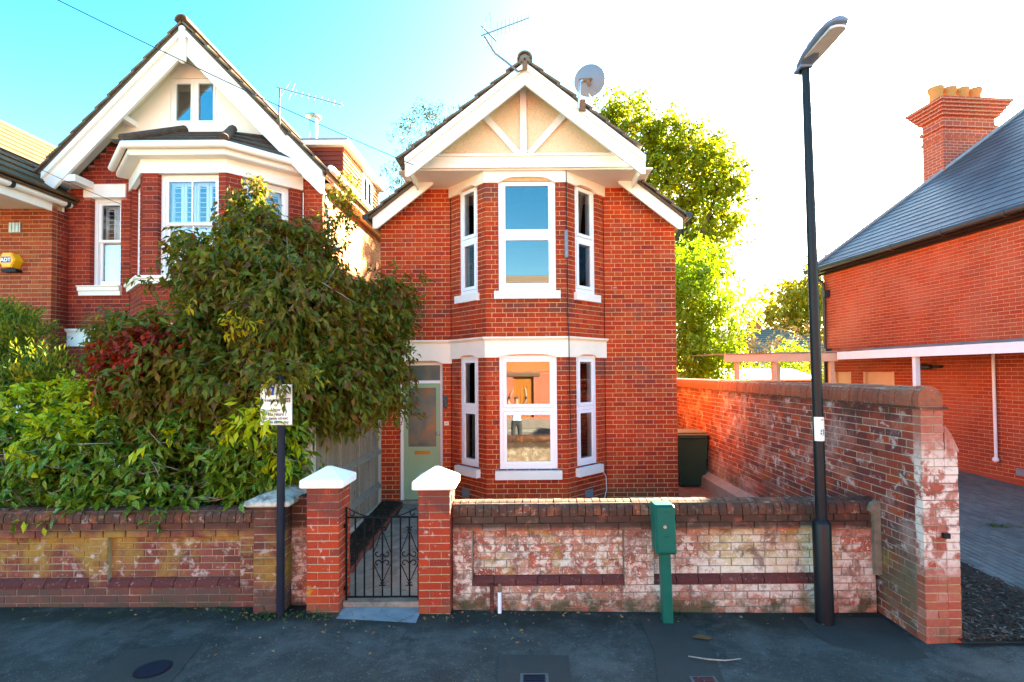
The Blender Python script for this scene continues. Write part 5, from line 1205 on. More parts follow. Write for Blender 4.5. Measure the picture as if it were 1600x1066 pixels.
m = MB(); m.tube([(sh(.96)-.008, 5.010, .963), (sh(.96)-.008, 4.998, .963)], .016, 14); m.build('lock', M['chrome'], dr)
for z in (.87, 1.105):
    m = MB(); m.cbox(sh(z)-.02, sh(z)+.035, 5.002, 5.01, z-.004, z+.004, .002); m.build('rib', M['cabinet_green'], dr)
m = MB(); m.tube([(-.345, 5.26, -.02), (-.345, 5.26, .34)], .020, 10); tag(m.build('conduit', M['plinth_brick'], None), 'brown pipe standing against the front wall under the panel', 'pipe')
m = MB(); m.tube([(-.268, 5.25, -.02), (-.268, 5.25, .27)], .019, 10); t_ = thing('conduit', 'white pipe stub with rusty end beside the brown pipe', 'pipe', (-.268, 5.25, 0)); m.build('pipe', M['pale_timber'], t_)
m = MB(); m.tube([(-.268, 5.25, .268), (-.268, 5.25, .30), (-.268, 5.275, .33)], .021, 10); m.build('pipe_end', M['rust'], t_)

wb = thing('wheelie_bin', 'dark green wheelie bin with dusty lid in the side passage', 'bin', (3.05, 10.4, .22))
def taper(x0, x1, y0, y1, z0, z1, i, mat, nm):
    m = MB(); m.add([(x0+i, y0+i, z0), (x1-i, y0+i, z0), (x1-i, y1-i, z0), (x0+i, y1-i, z0), (x0, y0, z1), (x1, y0, z1), (x1, y1, z1), (x0, y1, z1)], [(3,2,1,0), (4,5,6,7), (0,1,5,4), (1,2,6,5), (2,3,7,6), (3,0,4,7)]); return m.build(nm, mat, wb)
taper(2.92, 3.50, 10.1, 10.72, .24, 1.20, .05, M['bin'], 'body')
m = MB(); m.cbox(2.90, 3.52, 10.07, 10.75, 1.20, 1.235, .012); m.cbox(2.93, 3.49, 10.10, 10.70, 1.232, 1.275, .02); m.build('lid', M['bin_lid'], wb)
m = MB(); m.tube([(2.96, 10.08, 1.17), (3.46, 10.08, 1.17)], .022, 8); m.build('rim', M['bin'], wb)
for x in (2.94, 3.44):
    m = MB(); m.tube([(x, 10.66, .32), (x+.05, 10.66, .32)], .10, 16); m.build('wheel', M['black_plastic'], wb)

# covers in the pavement
def cover(label, px, py, sx, sy, rnd, mat):
    x, y = on_pave(px, py); z = gz(x)-.006*(5.3-y); t = thing('access_cover', label, 'cover', (x, y, z))
    m = MB()
    if rnd: m.lathe((x, y, z-.02), [(sx, 0), (sx, .029)], 24, False)
    else: m.box(x-sx, x+sx, y-sy, y+sy, z-.02, z+.009)
    m.build('frame', M['galv_dark'] if not rnd else M['black'], t)
    m = MB()
    if rnd: m.lathe((x, y, z-.02), [(sx*.88, 0), (sx*.88, .033)], 24, False)
    else:
        m.box(x-sx*.78, x+sx*.78, y-sy*.78, y+sy*.78, z-.02, z+.013)
        for k in range(5): m.box(x-sx*.7, x+sx*.7, y-sy*.66+k*sy*.3, y-sy*.66+k*sy*.3+sy*.14, z+.013, z+.017)
    m.build('lid', mat, t)
cover('square iron cover in the dark square patch of pavement', 831, 1062, .11, .10, False, M['navy'])
cover('small square brown stopcock cover near the bottom right of the pavement', 1094, 1059, .10, .08, False, M['plinth_brick'])
cover('round dark cover in the pavement at the bottom left', 243, 1054, .13, .13, True, M['navy'])
# twig and bits on the pavement
x, y = on_pave(1070, 1027); m = MB(); m.tube([(x+.0, y+.03, .055), (x+.15, y-.01, .05), (x+.28, y-.03, .05), (x+.42, y-.02, .058)], [.004, .006, .006, .003], 6); tag(m.build('fallen_twig', M['twig'], None), 'thin curved twig lying on the pavement below the green cabinet', 'twig')
x, y = on_pave(1090, 994); m = MB(); m.slab([(x-.09, y+.01, .05), (x+.05, y-.03, .05), (x+.09, y-.01, .055), (x-.02, y+.04, .06)], .006); tag(m.build('wood_scrap', M['tan_tile'], None), 'flat tan scrap of wood lying on the pavement near the green cabinet', 'wood')

# ================================================================== VEGETATION
def unit(v): return v/np.maximum(1e-9, np.linalg.norm(v, axis=1, keepdims=True))
def leaves_mesh(name, mat, pos, axis, normal, length, width, parent, curl=.15, four=True, kind='stuff'):
    """one mesh of real leaves: pointed, folded along the midrib, tip bent down"""
    n = len(pos); a = unit(axis); s = unit(np.cross(a, normal)); nn = np.cross(s, a)
    L = length[:, None]; Wd = width[:, None]
    base = pos; tip = pos + a*L - nn*L*curl
    mid = pos + a*L*.5 - nn*L*curl*.15
    l = pos + a*L*.45 - s*Wd*.5 + nn*Wd*.18; r = pos + a*L*.45 + s*Wd*.5 + nn*Wd*.18
    if four:
        vs = np.stack([base, l, mid, r, tip], 1).reshape(-1, 3); k = 5; tri = np.array([[0,3,2],[0,2,1],[2,3,4],[2,4,1]])
    else:
        vs = np.stack([base, l, tip, r], 1).reshape(-1, 3); k = 4; tri = np.array([[0,2,1],[0,3,2]])
    F = (tri[None]+np.arange(n)[:, None, None]*k).reshape(-1, 3)
    me = bpy.data.meshes.new(name); c = vs.mean(0); vs = vs-c
    me.vertices.add(len(vs)); me.vertices.foreach_set('co', vs.astype(np.float32).ravel())
    me.loops.add(F.size); me.loops.foreach_set('vertex_index', F.astype(np.int32).ravel())
    me.polygons.add(len(F)); me.polygons.foreach_set('loop_start', np.arange(0, F.size, 3, dtype=np.int32))
    me.materials.append(mat); me.update(calc_edges=True)
    o = bpy.data.objects.new(name, me); o.location = c; link(o, parent); 
    if kind: o['kind'] = kind
    return o
def crown(name, mat, parent, blobs, n_cl, per, size, seed, droop=.5, shell=.6, twig=.25, aspect=.42, up=.2, spread=.9, curl=.18, four=True, lump=.35, twigs=None, cut=None):
    """leaf sprays on twigs spread through uneven lobes; blobs = (x, y, z, rx, ry, rz)"""
    rng = np.random.default_rng(seed); B = np.array(blobs, float)
    wgt = (B[:, 3]*B[:, 5])+.3*B[:, 4]*B[:, 3]; wgt /= wgt.sum(); bi = rng.choice(len(B), n_cl, p=wgt)
    d = unit(rng.normal(size=(n_cl, 3)))
    lob = unit(rng.normal(size=(26, 3))); amp = rng.uniform(-1, 1, 26); f = (np.maximum(0, d@lob.T)**5*amp).sum(1)
    rad = (shell+(1-shell)*rng.random(n_cl))**.7*(1+lump*np.clip(f, -1, 1.2))
    # a few loose sprays beyond the outline
    rad *= np.where(rng.random(n_cl) < .08, 1.15, 1)
    cpos = B[bi, :3] + d*B[bi, 3:]*rad[:, None]
    if cut is not None: keep = cut(cpos); cpos, d = cpos[keep], d[keep]; n_cl = len(cpos)
    t = unit(d*.7 + rng.normal(size=(n_cl, 3))*.55 + np.array([0, 0, up-droop*.4]))
    P = np.repeat(cpos, per, 0); T = np.repeat(t, per, 0); k = np.tile(np.arange(per)/max(1, per-1), n_cl)
    P = P + T*(k[:, None]*twig) + np.array([0, 0, -1])*(k[:, None]**2*droop*twig*.5) + rng.normal(size=P.shape)*twig*.10
    side = unit(np.cross(T, rng.normal(size=T.shape))); ax = T*.55 + side*spread + np.array([0, 0, -droop]) + rng.normal(size=T.shape)*.25
    nor = np.array([0, 0, 1.0]) + rng.normal(size=T.shape)*.55 + d.repeat(per, 0)*.3
    ln = size*rng.uniform(.6, 1.25, len(P)); 
    o = leaves_mesh(name, mat, P, ax, nor, ln, ln*aspect*rng.uniform(.8, 1.2, len(P)), parent, curl, four)
    if twigs is not None:
        m = MB()
        for i in range(0, n_cl, twigs[1]):
            p = Vector(cpos[i]); q = p+Vector(t[i])*twig; m.tube([p-Vector(t[i])*twig*.8, p, q], [.006, .005, .002], 4, False)
        m.build('twigs', twigs[0], parent)['kind'] = 'stuff'
    return o
def limbs(parent, base, r0, targets, mat, seed, fork=.45, name='trunk', bend=.25, r1=.012):
    """tapered trunk that divides into limbs reaching into the crown"""
    rng = random.Random(seed); m = MB(); b = Vector(base); f = Vector((sum(t[0] for t in targets)/len(targets), sum(t[1] for t in targets)/len(targets), 0))
    zc = sum(t[2] for t in targets)/len(targets); k = b.lerp(Vector((f.x, f.y, zc)), fork)
    m.tube([b-Vector((0, 0, .1)), b.lerp(k, .3)+Vector((rng.uniform(-1, 1), rng.uniform(-1, 1), 0))*bend*.2, b.lerp(k, .7)+Vector((rng.uniform(-1, 1), rng.uniform(-1, 1), 0))*bend*.25, k], [r0*1.25, r0, r0*.85, r0*.75], 10)
    m.build(name, mat, parent)
    for t in targets:
        t = Vector(t); m = MB(); p = [k.lerp(t, s)+Vector((rng.uniform(-1, 1), rng.uniform(-1, 1), rng.uniform(-.3, 1)))*bend*math.sin(s*math.pi) for s in (0, .25, .5, .75, 1)]; p[0] = k
        m.tube(p, [r0*.6, r0*.45, r0*.33, r0*.2, r1], 7); m.build('limb', mat, parent)
M['lf_plum'] = leaf_mat('plum tree leaves', [(0, (.040,.070,.008)), (.30, (.085,.115,.010)), (.5, (.135,.150,.012)), (.64, (.17,.12,.016)), (.74, (.12,.035,.018)), (.84, (.22,.19,.015)), (1, (.34,.16,.016))], 1.6, .55, .38)
M['lf_red'] = leaf_mat('crimson leaves', [(0, (0.162,0.011,0.006)), (.6, (0.270,0.019,0.008)), (1, (0.378,0.068,0.010))], 2, .4, .35)
M['lf_gold'] = leaf_mat('spray leaves coloured as sunlit', [(0, (0.297,0.230,0.012)), (.6, (0.459,0.338,0.016)), (1, (0.567,0.270,0.024))], 2, .4, .45)  # sunlight on these sprays is put into the leaf colour
M['lf_laurel'] = leaf_mat('spotted laurel leaves', [(0, (0.030,0.074,0.010)), (.4, (0.061,0.135,0.013)), (.7, (0.101,0.189,0.014)), (.9, (0.176,0.230,0.016)), (1, (0.270,0.115,0.024))], 1.8, .28, .22, (0.405,0.432,0.048), .5)
M['lf_lime'] = leaf_mat('lime yellow shrub leaves', [(0, (0.162,0.257,0.012)), (.4, (0.297,0.378,0.014)), (.75, (0.486,0.513,0.016)), (1, (0.600,0.567,0.024))], 2, .35, .35)
M['lf_conifer'] = leaf_mat('conifer sprays', [(0, (0.041,0.095,0.014)), (.5, (0.095,0.162,0.016)), (.8, (0.297,0.284,0.016)), (1, (0.540,0.378,0.016))], 2.2, .55, .3)  # gold stops paint the sunlit sprays into the foliage
M['lf_oak'] = leaf_mat('oak leaves', [(0, (.085,.14,.014)), (.4, (.17,.22,.016)), (.7, (.27,.28,.018)), (.9, (.38,.30,.022)), (1, (.38,.17,.026))], .9, .5, .5)
M['lf_ash'] = leaf_mat('bright green leaves', [(0, (0.108,0.203,0.016)), (.5, (0.203,0.311,0.020)), (.85, (0.351,0.432,0.024)), (1, (0.486,0.486,0.040))], .8, .42, .45)
M['lf_pine'] = leaf_mat('sparse pine needles', [(0, (0.047,0.068,0.040)), (.6, (0.081,0.101,0.048)), (1, (0.149,0.149,0.040))], 1.2, .5, .2)
M['lf_autumn'] = leaf_mat('yellow autumn leaves', [(0, (0.162,0.176,0.016)), (.5, (0.324,0.270,0.020)), (1, (0.513,0.297,0.024))], .8, .45, .4)
M['lf_brown'] = leaf_mat('brown autumn leaves', [(0, (.10,.07,.03)), (.5, (.18,.12,.05)), (1, (.30,.12,.03))], .8, .6, .15)
M['lf_weed'] = leaf_mat('weed leaves', [(0, (.025,.045,.008)), (1, (.08,.11,.015))], 4, .6, .2)
M['lf_fallen'] = leaf_mat('fallen leaves', [(0, (.16,.085,.025)), (.4, (.28,.18,.07)), (.7, (.24,.07,.02)), (.85, (.36,.27,.10)), (1, (.42,.38,.28))], 5, .7, .1)
def B(px, py, D, rpx, rpy, ry):
    """crown lobe: centre seen at a photo pixel at distance D, radii from its apparent size, ry = depth radius"""
    p = pxp(px, py, D); return (p.x, p.y, p.z, rpx*D/820, ry, rpy*D/820)
# plum tree in the left front garden
pt_ = thing('plum_tree', 'bushy plum tree with olive and purple leaves leaning over the hedge', 'tree', (-3.4, 6.7, .2))
plum = [B(400,460,6.7,105,85,.8), B(300,560,6.2,115,75,.7), B(470,500,6.3,100,90,.8), B(550,520,7.2,70,80,.7), B(400,610,5.9,130,60,.6), B(255,605,6.1,105,58,.6), B(405,380,7.0,60,50,.5), B(470,400,7.2,55,50,.5), B(590,575,7.0,42,62,.5), B(520,600,6.2,80,55,.6), B(610,480,7.7,36,42,.35), B(340,430,6.7,60,50,.5), B(215,545,6.4,58,46,.5), B(395,315,7.1,22,30,.2), B(300,392,6.8,30,22,.25), B(500,470,6.9,70,50,.6)]
limbs(pt_, (-3.35, 6.6, .2), .085, [b_[:3] for b_ in plum[:12]], M['bark'], 3, .4)
crown('crown', M['lf_plum'], pt_, plum, 3300, 13, .118, 11, droop=.8, shell=.40, twig=.24, aspect=.40, lump=.22, twigs=(M['twig'], 30))
crown('inner_crown', M['lf_plum'], pt_, [tuple(list(b_[:3])+[b_[3]*.75, b_[4]*.7, b_[5]*.72]) for b_ in plum], 900, 12, .13, 15, droop=.8, shell=.1, twig=.24, aspect=.45, lump=.1)
crown('red_spray', M['lf_red'], pt_, [B(215,545,5.7,50,22,.2), B(180,588,5.75,20,22,.15)], 110, 13, .085, 12, droop=.35, shell=.3, twig=.18, aspect=.5)
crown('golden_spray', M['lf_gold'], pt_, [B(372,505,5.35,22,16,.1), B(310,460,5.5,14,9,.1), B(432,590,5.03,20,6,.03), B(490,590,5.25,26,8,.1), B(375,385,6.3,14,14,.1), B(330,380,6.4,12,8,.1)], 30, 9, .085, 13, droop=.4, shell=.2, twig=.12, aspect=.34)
crown('outer_spray', M['lf_plum'], pt_, [B(392,302,7.0,18,24,.15), B(295,385,6.6,26,12,.15), B(535,300,8.3,14,30,.12), B(525,350,8.2,20,40,.2), B(645,440,8.0,18,7,.1), B(632,575,7.2,14,36,.12), B(636,640,7.0,12,12,.1), B(245,440,6.4,22,12,.15), B(165,505,6.5,24,12,.15), B(440,592,5.02,30,5,.03), B(442,584,5.01,36,8,.04), B(425,575,5.2,50,18,.12), B(560,650,6.3,40,14,.2), B(590,435,7.7,30,10,.15)], 250, 10, .105, 14, droop=.6, shell=.3, twig=.18, aspect=.38)
m = MB(); m.tube([pxp(596,528,7.4), pxp(612,508,7.5), pxp(632,484,7.7)], [.018, .014, .008], 7); m.build('bare_branch', M['twig'], pt_)
m = MB(); m.tube([pxp(452,486,5.75), pxp(462,472,5.7), pxp(470,455,5.65)], [.012, .009, .005], 6); m.build('bare_branch', M['twig'], pt_)
# spotted laurel hedge
lau = thing('laurel_hedge', 'dense spotted laurel hedge with large glossy leaves above the left wall', 'hedge', (-4, 6, .2))
lb = [B(60,720,6.1,110,85,.6), B(190,720,6.0,110,80,.6), B(320,720,5.95,100,80,.55), B(420,700,5.9,60,80,.45), B(120,770,5.8,140,32,.3), B(300,770,5.8,130,32,.3), B(-60,720,6.2,90,90,.6), B(430,760,5.85,50,40,.35), B(445,640,5.75,36,40,.25)]
crown('foliage', M['lf_laurel'], lau, lb, 1500, 9, .145, 21, droop=.45, shell=.5, twig=.22, aspect=.36, lump=.2, up=.3, twigs=(M['twig'], 9))
crown('pale_tips', M['lf_lime'], lau, [B(385,655,5.4,34,22,.15), B(440,700,5.5,20,36,.12), B(398,640,5.06,16,16,.04), B(70,800,5.5,30,14,.1), B(250,690,5.5,12,18,.1)], 60, 7, .12, 23, droop=.6, shell=.3, twig=.16, aspect=.38)
m = MB()
for i in range(46):
    rr_ = random.Random(i); p = pxp(rr_.uniform(0, 440), rr_.uniform(690, 800), rr_.uniform(5.5, 5.75)); d_ = Vector((rr_.uniform(-1, 1), rr_.uniform(-.4, .2), rr_.uniform(-.35, .35))).normalized()*rr_.uniform(.2, .5)
    m.tube([p, p+d_*.5+Vector((0, 0, rr_.uniform(-.05, .05))), p+d_], [.006, .005, .002], 4, False)
m.build('stems', M['twig'], lau)['kind'] = 'stuff'
m = MB(); m.tube([pxp(60,715,5.6), pxp(95,730,5.6), pxp(140,745,5.6), pxp(172,768,5.6)], [.02, .02, .017, .012], 7); m.build('branch', M['bark'], lau)
for i in range(5):
    m = MB(); x = -5.2+i*.62; m.tube([(x, 6.1, .1), (x+.1, 6.0, .7), (x-.05, 5.95, 1.4)], [.03, .025, .01], 6); m.build('stem', M['bark'], lau)
# lime yellow shrub
lim = thing('yellow_shrub', 'lime yellow leaved shrub rising in a slope at the left', 'shrub', (-4.9, 5.9, .2))
crown('foliage', M['lf_lime'], lim, [B(205,590,6.2,40,22,.3), B(165,620,6.0,50,30,.3), B(120,665,5.8,55,34,.3), B(70,700,5.7,40,40,.25), B(130,610,6.2,40,24,.3), B(40,640,6.1,40,30,.3)], 420, 9, .085, 31, droop=.35, shell=.45, twig=.13, aspect=.42, up=.5)
limbs(lim, (-4.9, 6.0, .2), .03, [B(165,620,6.0,1,1,1)[:3], B(90,680,5.8,1,1,1)[:3], B(205,595,6.2,1,1,1)[:3]], M['bark'], 8, .5)
# conifers at the far left
con = thing('conifer', 'feathery green conifer with sunlit gold in its leaf colour at the far left edge', 'tree', (-6.9, 7.4, .2))
crown('crown', M['lf_conifer'], con, [B(0,610,7.2,60,60,.5), B(15,540,7.2,50,40,.4), B(25,520,7.1,34,30,.3), B(60,590,6.9,40,30,.3), B(60,600,7.2,40,36,.4), B(-40,570,7.4,60,90,.5), B(10,500,7.2,22,24,.2), B(-10,660,7.0,70,60,.5)], 1500, 14, .075, 41, droop=-.5, shell=.4, twig=.18, aspect=.30, up=1.0, spread=.55, curl=.02, four=False)
limbs(con, (-6.9, 7.4, .2), .05, [B(0,560,7.2,1,1,1)[:3], B(50,600,7.2,1,1,1)[:3], B(-40,560,7.4,1,1,1)[:3]], M['bark'], 9, .5)
# trees behind the houses
oak = thing('oak_tree', 'large spreading oak behind the right slope of the middle house', 'tree', (7.0, 25, .2))
ob_ = [B(1000,215,25,70,50,2.2), B(1060,280,25,75,60,2.4), B(1120,320,25,50,55,2), B(960,190,25,40,30,1.5), B(1090,370,25,60,55,2), B(1040,240,25,50,45,2), B(1130,270,24,38,36,1.5), B(1020,330,26,60,60,2), B(930,260,26,60,70,2), B(1080,420,24,40,40,1.5), B(1100,230,25,30,26,1.2)]
limbs(oak, (6.8, 25, .2), .38, [b_[:3] for b_ in ob_], M['bark'], 12, .45, bend=.6, r1=.03)
crown('crown', M['lf_oak'], oak, ob_, 2300, 12, .24, 51, droop=.3, shell=.45, twig=.55, aspect=.55, lump=.4, four=False)
ash = thing('ash_tree', 'bright green sunlit tree between the middle house and the white sky', 'tree', (5.6, 17.5, .2))
ab = [B(1085,470,17,55,60,1.1), B(1110,520,17,55,50,1.1), B(1075,420,17.5,50,40,1.0), B(1080,560,16.5,40,35,.9), B(1120,440,18,34,34,.8), B(1125,560,16.8,34,25,.8), B(1060,500,17,40,80,1.0), B(1150,480,18,24,16,.6)]
limbs(ash, (5.4, 17.3, .2), .14, [b_[:3] for b_ in ab], M['bark'], 13, .4, bend=.4, r1=.02)
crown('crown', M['lf_ash'], ash, ab, 1250, 11, .19, 52, droop=.45, shell=.35, twig=.45, aspect=.36, lump=.4, four=False)
pine = thing('pine_tree', 'sparse wispy pine against the sky left of the middle gable', 'tree', (-4.9, 26, .2))
pb = [B(668,185,26,26,24,.9), B(640,215,26,26,20,.9), B(655,250,26,30,20,.9), B(625,270,26,22,16,.8), B(690,215,26,22,24,.8), B(612,290,26,16,10,.6), B(700,180,26,14,18,.6)]
limbs(pine, (-4.4, 26, .2), .22, [b_[:3] for b_ in pb], M['twig'], 14, .62, bend=.4, r1=.02)
crown('crown', M['lf_pine'], pine, pb, 210, 12, .20, 53, droop=.1, shell=.2, twig=.45, aspect=.25, lump=.4, four=False, twigs=(M['twig'], 3))
t2 = thing('autumn_tree', 'hazy yellow green tree behind the lamp post and distant roof', 'tree', (19, 40, .2))
tb = [B(1235,475,40,45,34,2.4), B(1270,460,40,40,36,2.4), B(1225,500,40,36,20,1.8), B(1280,510,39,36,36,2), B(1300,450,41,40,50,2.4)]
limbs(t2, (20.5, 40, .2), .3, [b_[:3] for b_ in tb], M['bark'], 15, .5, bend=.6, r1=.03)
crown('crown', M['lf_autumn'], t2, tb, 700, 11, .36, 54, droop=.3, shell=.4, twig=.8, aspect=.6, lump=.4, four=False)
for k, (lab, bl, bs, mt, sz) in enumerate((('small copper brown tree in front of the distant tiled roof', [B(1180,545,27,34,26,1.2), B(1165,525,27,26,18,1)], (11.6, 27, .2), 'lf_brown', .2),
                                ('twiggy pale brown tree left of the lamp post', [B(1245,530,28,40,30,1.2), B(1262,550,28,36,26,1.2), B(1230,515,28,24,16,1)], (14.6, 28, .2), 'lf_brown', .17),
                                ('low lime green bush above the canopy beam', [B(1240,555,22,22,16,.7), B(1225,585,21,34,14,.7)], (11.2, 21.5, .2), 'lf_ash', .17),
                                ('dark green shrub behind the canopy posts', [B(1185,590,22,40,14,.8), B(1265,590,22,30,14,.8)], (10.6, 22.2, .2), 'lf_oak', .17))):
    t = thing('garden_tree' if k < 2 else 'garden_bush', lab, 'tree' if k < 2 else 'bush', bs)
    limbs(t, bs, .07, [b_[:3] for b_ in bl], M['twig'], 20+k, .5, bend=.3, r1=.015)
    crown('crown', M[mt], t, bl, 60 if k < 2 else 150, 10, sz, 60+k, droop=.3, shell=.2, twig=.5, aspect=.45, lump=.5, four=False, twigs=(M['twig'], 2))
# ground cover: weeds at the foot of the walls, fallen leaves
rng = np.random.default_rng(77)
def scatter(name, mat, pts, size, label, cat, upv, seed, aspect=.5):
    r_ = np.random.default_rng(seed); P = np.array(pts); ax = r_.normal(size=P.shape)*np.array([1, 1, .15]) + np.array([0, 0, upv]); nor = r_.normal(size=P.shape)*.35 + np.array([0, -.2 if upv else 0, 1.0]); ln = size*r_.uniform(.5, 1.4, len(P))
    o = leaves_mesh(name, mat, P, ax, nor, ln, ln*aspect, None, .1, True); tag(o, label, cat)
w_ = []
for cx, n, sx in ((-2.45, 90, .16), (-2.9, 50, .25), (-2.0, 30, .1), (1.45, 26, .05), (-4.2, 40, 1.2), (3.0, 10, .6)):
    for _ in range(n): x = rng.normal(cx, sx); w_.append((x, rng.normal(5.10 if cx < -1.9 and cx > -2.6 else 5.22, .045), gz(x)+.003))
scatter('weeds', M['lf_weed'], w_, .035, 'small green weeds and moss along the foot of the street walls', 'weeds', .7, 1)
w_ = []
for _ in range(230):
    u = rng.random(); x = rng.choice([rng.uniform(-5, 3), rng.normal(-1.3, .5), rng.normal(-.3, .7), rng.normal(-2.5, .35)]); y = 5.27-abs(rng.normal(0, .12 if u < .6 else .5))
    if y < 4.0: continue
    w_.append((x, y, gz(x)+.006))
scatter('fallen_leaves', M['lf_fallen'], w_, .034, 'fallen leaves and small litter scattered over the pavement by the walls', 'leaf litter', .06, 2)
x, y, = 7.0, 7.9; scatter('drive_weed', M['lf_weed'], [(rng.normal(6.75, .09), rng.normal(7.55, .05), DZ(7.55)+.005) for _ in range(60)], .05, 'tuft of green weed growing in the block paved drive', 'weed', .5, 3)

# ================================================================== BEYOND THE GARDENS
bh = thing('brick_house', 'small distant house with brown tiled roof seen past the side wall', 'house', (15.5, 35, .2))
m = MB(); m.box(12.4, 21, 35, 41, 0, 3.75); m.build('wall', M['brick_right'], bh)
m = MB(); m.slab([(12.0, 34.6, 3.75), (21.4, 34.6, 3.75), (18.6, 38, 5.5), (12.0, 38, 5.5)], .1); m.slab([(21.4, 34.6, 3.75), (21.4, 41.4, 3.75), (18.6, 38, 5.5)], .1); m.slab([(21.4, 41.4, 3.75), (12, 41.4, 3.75), (12, 38, 5.5), (18.6, 38, 5.5)], .1)
def row_mat():
    m_, N, L, B_ = newmat('rows of brown roof tiles'); pos = position(N); wv = N.new('ShaderNodeTexWave'); wv.bands_direction = 'Z'; wv.inputs['Scale'].default_value = 1.9; wv.inputs['Distortion'].default_value = .4; wv.inputs['Detail Scale'].default_value = 6; L.new(pos, wv.inputs['Vector'])
    L.new(ramp(N, L, wv.outputs['Fac'], [(.1, (.06,.04,.032)), (.4, (.17,.115,.085)), (1, (.20,.14,.10))]), B_.inputs['Base Color']); B_.inputs['Roughness'].default_value = .9; return m_
M['row_tile'] = row_mat(); m.build('roof', M['row_tile'], bh)
for x in (15.6, 19.2):
    m = MB(); m.box(x, x+.95, 34.93, 35.0, 2.75, 3.65); wn = m.build('window', M['white'], bh)
    for k in range(2): m = MB(); m.box(x+.08+k*.42, x+.46+k*.42, 34.91, 34.928, 2.85, 3.55); m.build('pane', M['glass_dark'], wn)
m = MB(); m.box(16.2, 17.1, 37.7, 38.3, 5.2, 6.1); m.build('chimney', M['chimney'], bh)
m = MB(); m.tube([(16.65, 38, 6.1), (16.65, 38, 6.5)], .12, 10); m.build('chimney_pot', M['tile_hung'], bh)
bh2 = thing('distant_chimney', 'dark chimney stack rising beyond the bright green tree', 'chimney', (13.6, 36, 0))
m = MB(); m.box(13.2, 14.0, 42, 42.8, 0, 7.0); m.box(13.1, 14.1, 41.9, 42.9, 6.7, 7.1); m.build('stack', M['chimney'], bh2)
gf = thing('garden_shed', 'low pale shed roof and timber panels behind the boundary wall', 'shed', (7, 19, .2))
m = MB(); m.box(4.3, 7.0, 19.0, 19.06, .2, 2.45); m.build('panel', M['fence_board'], gf)
m = MB(); m.slab([(6.2, 18.4, 2.15), (10.4, 18.4, 2.15), (10.4, 20.6, 2.55), (6.2, 20.6, 2.55)], .06); m.build('roof', M['concrete_post'], gf)
m = MB(); m.box(6.3, 10.3, 18.6, 20.4, .2, 2.14); m.build('walls', M['dark_timber'], gf)

# ================================================================== ACROSS THE STREET (seen mirrored in the bay window)
op = thing('brick_house', 'brick house with orange timber door mirrored in the lower bay window', 'house', (0, -11.5, 0))
m = MB(); Fo, Lo = frame((9, -11.2), (-9, -11.2)); core(Fo, [(0, 0), (Lo, 0), (Lo, 5.0), (0, 5.0)], [(8.55, 9.6, .1, 2.25)], -.3, 0).build('wall', M['chimney'], op)
m = MB(); m.fbox(Fo, 8.55, 9.6, .1, 2.25, -.2, -.15)
for k in range(6): m.fbox(Fo, 8.57+k*.172, 8.57+k*.172+.16, .1, 2.24, -.149, -.13)
m.build('timber_door', M['orange_wood'], op)
m = MB(); m.fbox(Fo, 8.2, 9.95, 2.25, 2.45, -.2, .06); m.build('beam', M['dark_timber'], op)
for k in range(5): m = MB(); m.fbox(Fo, 7.4, 10.9, 2.5+k*.17, 2.66+k*.17, .001, .04); m.build('weatherboard', M['orange_wood'], op)
m = MB(); m.slab([(9.4, -10.8, 4.9), (-9.4, -10.8, 4.9), (-9.4, -15, 8.2), (9.4, -15, 8.2)][::-1], .1); m.build('roof', M['row_tile'], op)
m = MB(); m.fbox(Fo, 0, Lo, 0, 5, -7, -6.8); m.build('rear_wall', M['chimney'], op)

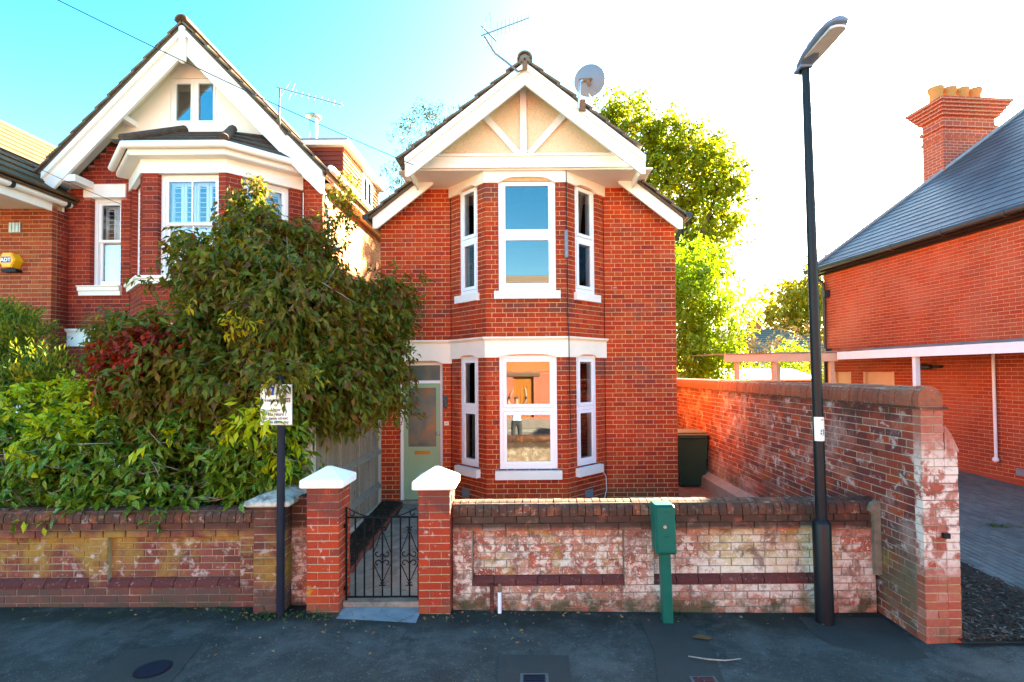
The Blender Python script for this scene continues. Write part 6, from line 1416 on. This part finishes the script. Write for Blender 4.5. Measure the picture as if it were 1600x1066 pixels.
# photographer under the raised camera (only mirrored in the bay window)
def person():
    t = thing('person', 'person in pale blue top and dark trousers with raised arms, mirrored in window', 'person', (-.28, -.35, 0))
    g = gz(0)-.13+.01; x0, y0 = -.28, -.35
    J = [(0,0,.95,.14,.10), (0,.01,1.15,.13,.09), (0,.02,1.36,.15,.10), (0,.02,1.48,.06,.06), (0,.03,1.56,.055,.055), (0,.04,1.66,.085,.10), (0,.03,1.75,.07,.09),
         (-.10,0,.88,.085,.09), (-.11,.01,.48,.06,.065), (-.12,-.01,.08,.045,.05), (-.13,.14,.04,.04,.035), (.10,0,.88,.085,.09), (.11,.01,.48,.06,.065), (.12,-.01,.08,.045,.05), (.13,.14,.04,.04,.035),
         (-.19,.02,1.42,.06,.06), (-.27,.12,1.62,.045,.045), (-.16,.24,1.86,.035,.035), (-.08,.28,1.98,.028,.035), (.19,.02,1.42,.06,.06), (.31,.14,1.64,.045,.045), (.30,.26,1.90,.035,.035), (.28,.30,2.02,.028,.035)]
    E_ = [(0,1),(1,2),(2,3),(3,4),(4,5),(5,6),(0,7),(7,8),(8,9),(9,10),(0,11),(11,12),(12,13),(13,14),(2,15),(15,16),(16,17),(17,18),(2,19),(19,20),(20,21),(21,22)]
    me = bpy.data.meshes.new('body'); me.from_pydata([(a, b, c_+g) for a, b, c_, _, _ in J], E_, [])
    o = bpy.data.objects.new('body', me); o.location = (x0, y0, 0); link(o, t)
    sk = o.modifiers.new('skin', 'SKIN')
    if not me.skin_vertices: me.attributes.new('skin', 'FLOAT', 'POINT')
    sv = me.skin_vertices
    if sv:
        for i, j in enumerate(J): sv[0].data[i].radius = (j[3], j[4])
        sv[0].data[0].use_root = True
    o.modifiers.new('smooth', 'SUBSURF').levels = 2; o.modifiers['smooth'].render_levels = 2
    m_, N, L, Bs = newmat('clothed figure'); pos = position(N); sep = N.new('ShaderNodeSeparateXYZ'); L.new(pos, sep.inputs[0])
    L.new(ramp(N, L, math_n(N, L, 'MULTIPLY', sep.outputs[2], .5), [(0, (.03,.03,.035)), (.455, (.05,.05,.06)), (.46, (.55,.65,.78)), (.70, (.55,.65,.78)), (.705, (.45,.25,.18)), (.78, (.45,.25,.18)), (.80, (.05,.035,.03)), (.84, (.45,.25,.18))], 'CONSTANT'), Bs.inputs['Base Color']); Bs.inputs['Roughness'].default_value = .8
    me.materials.append(m_)
person()
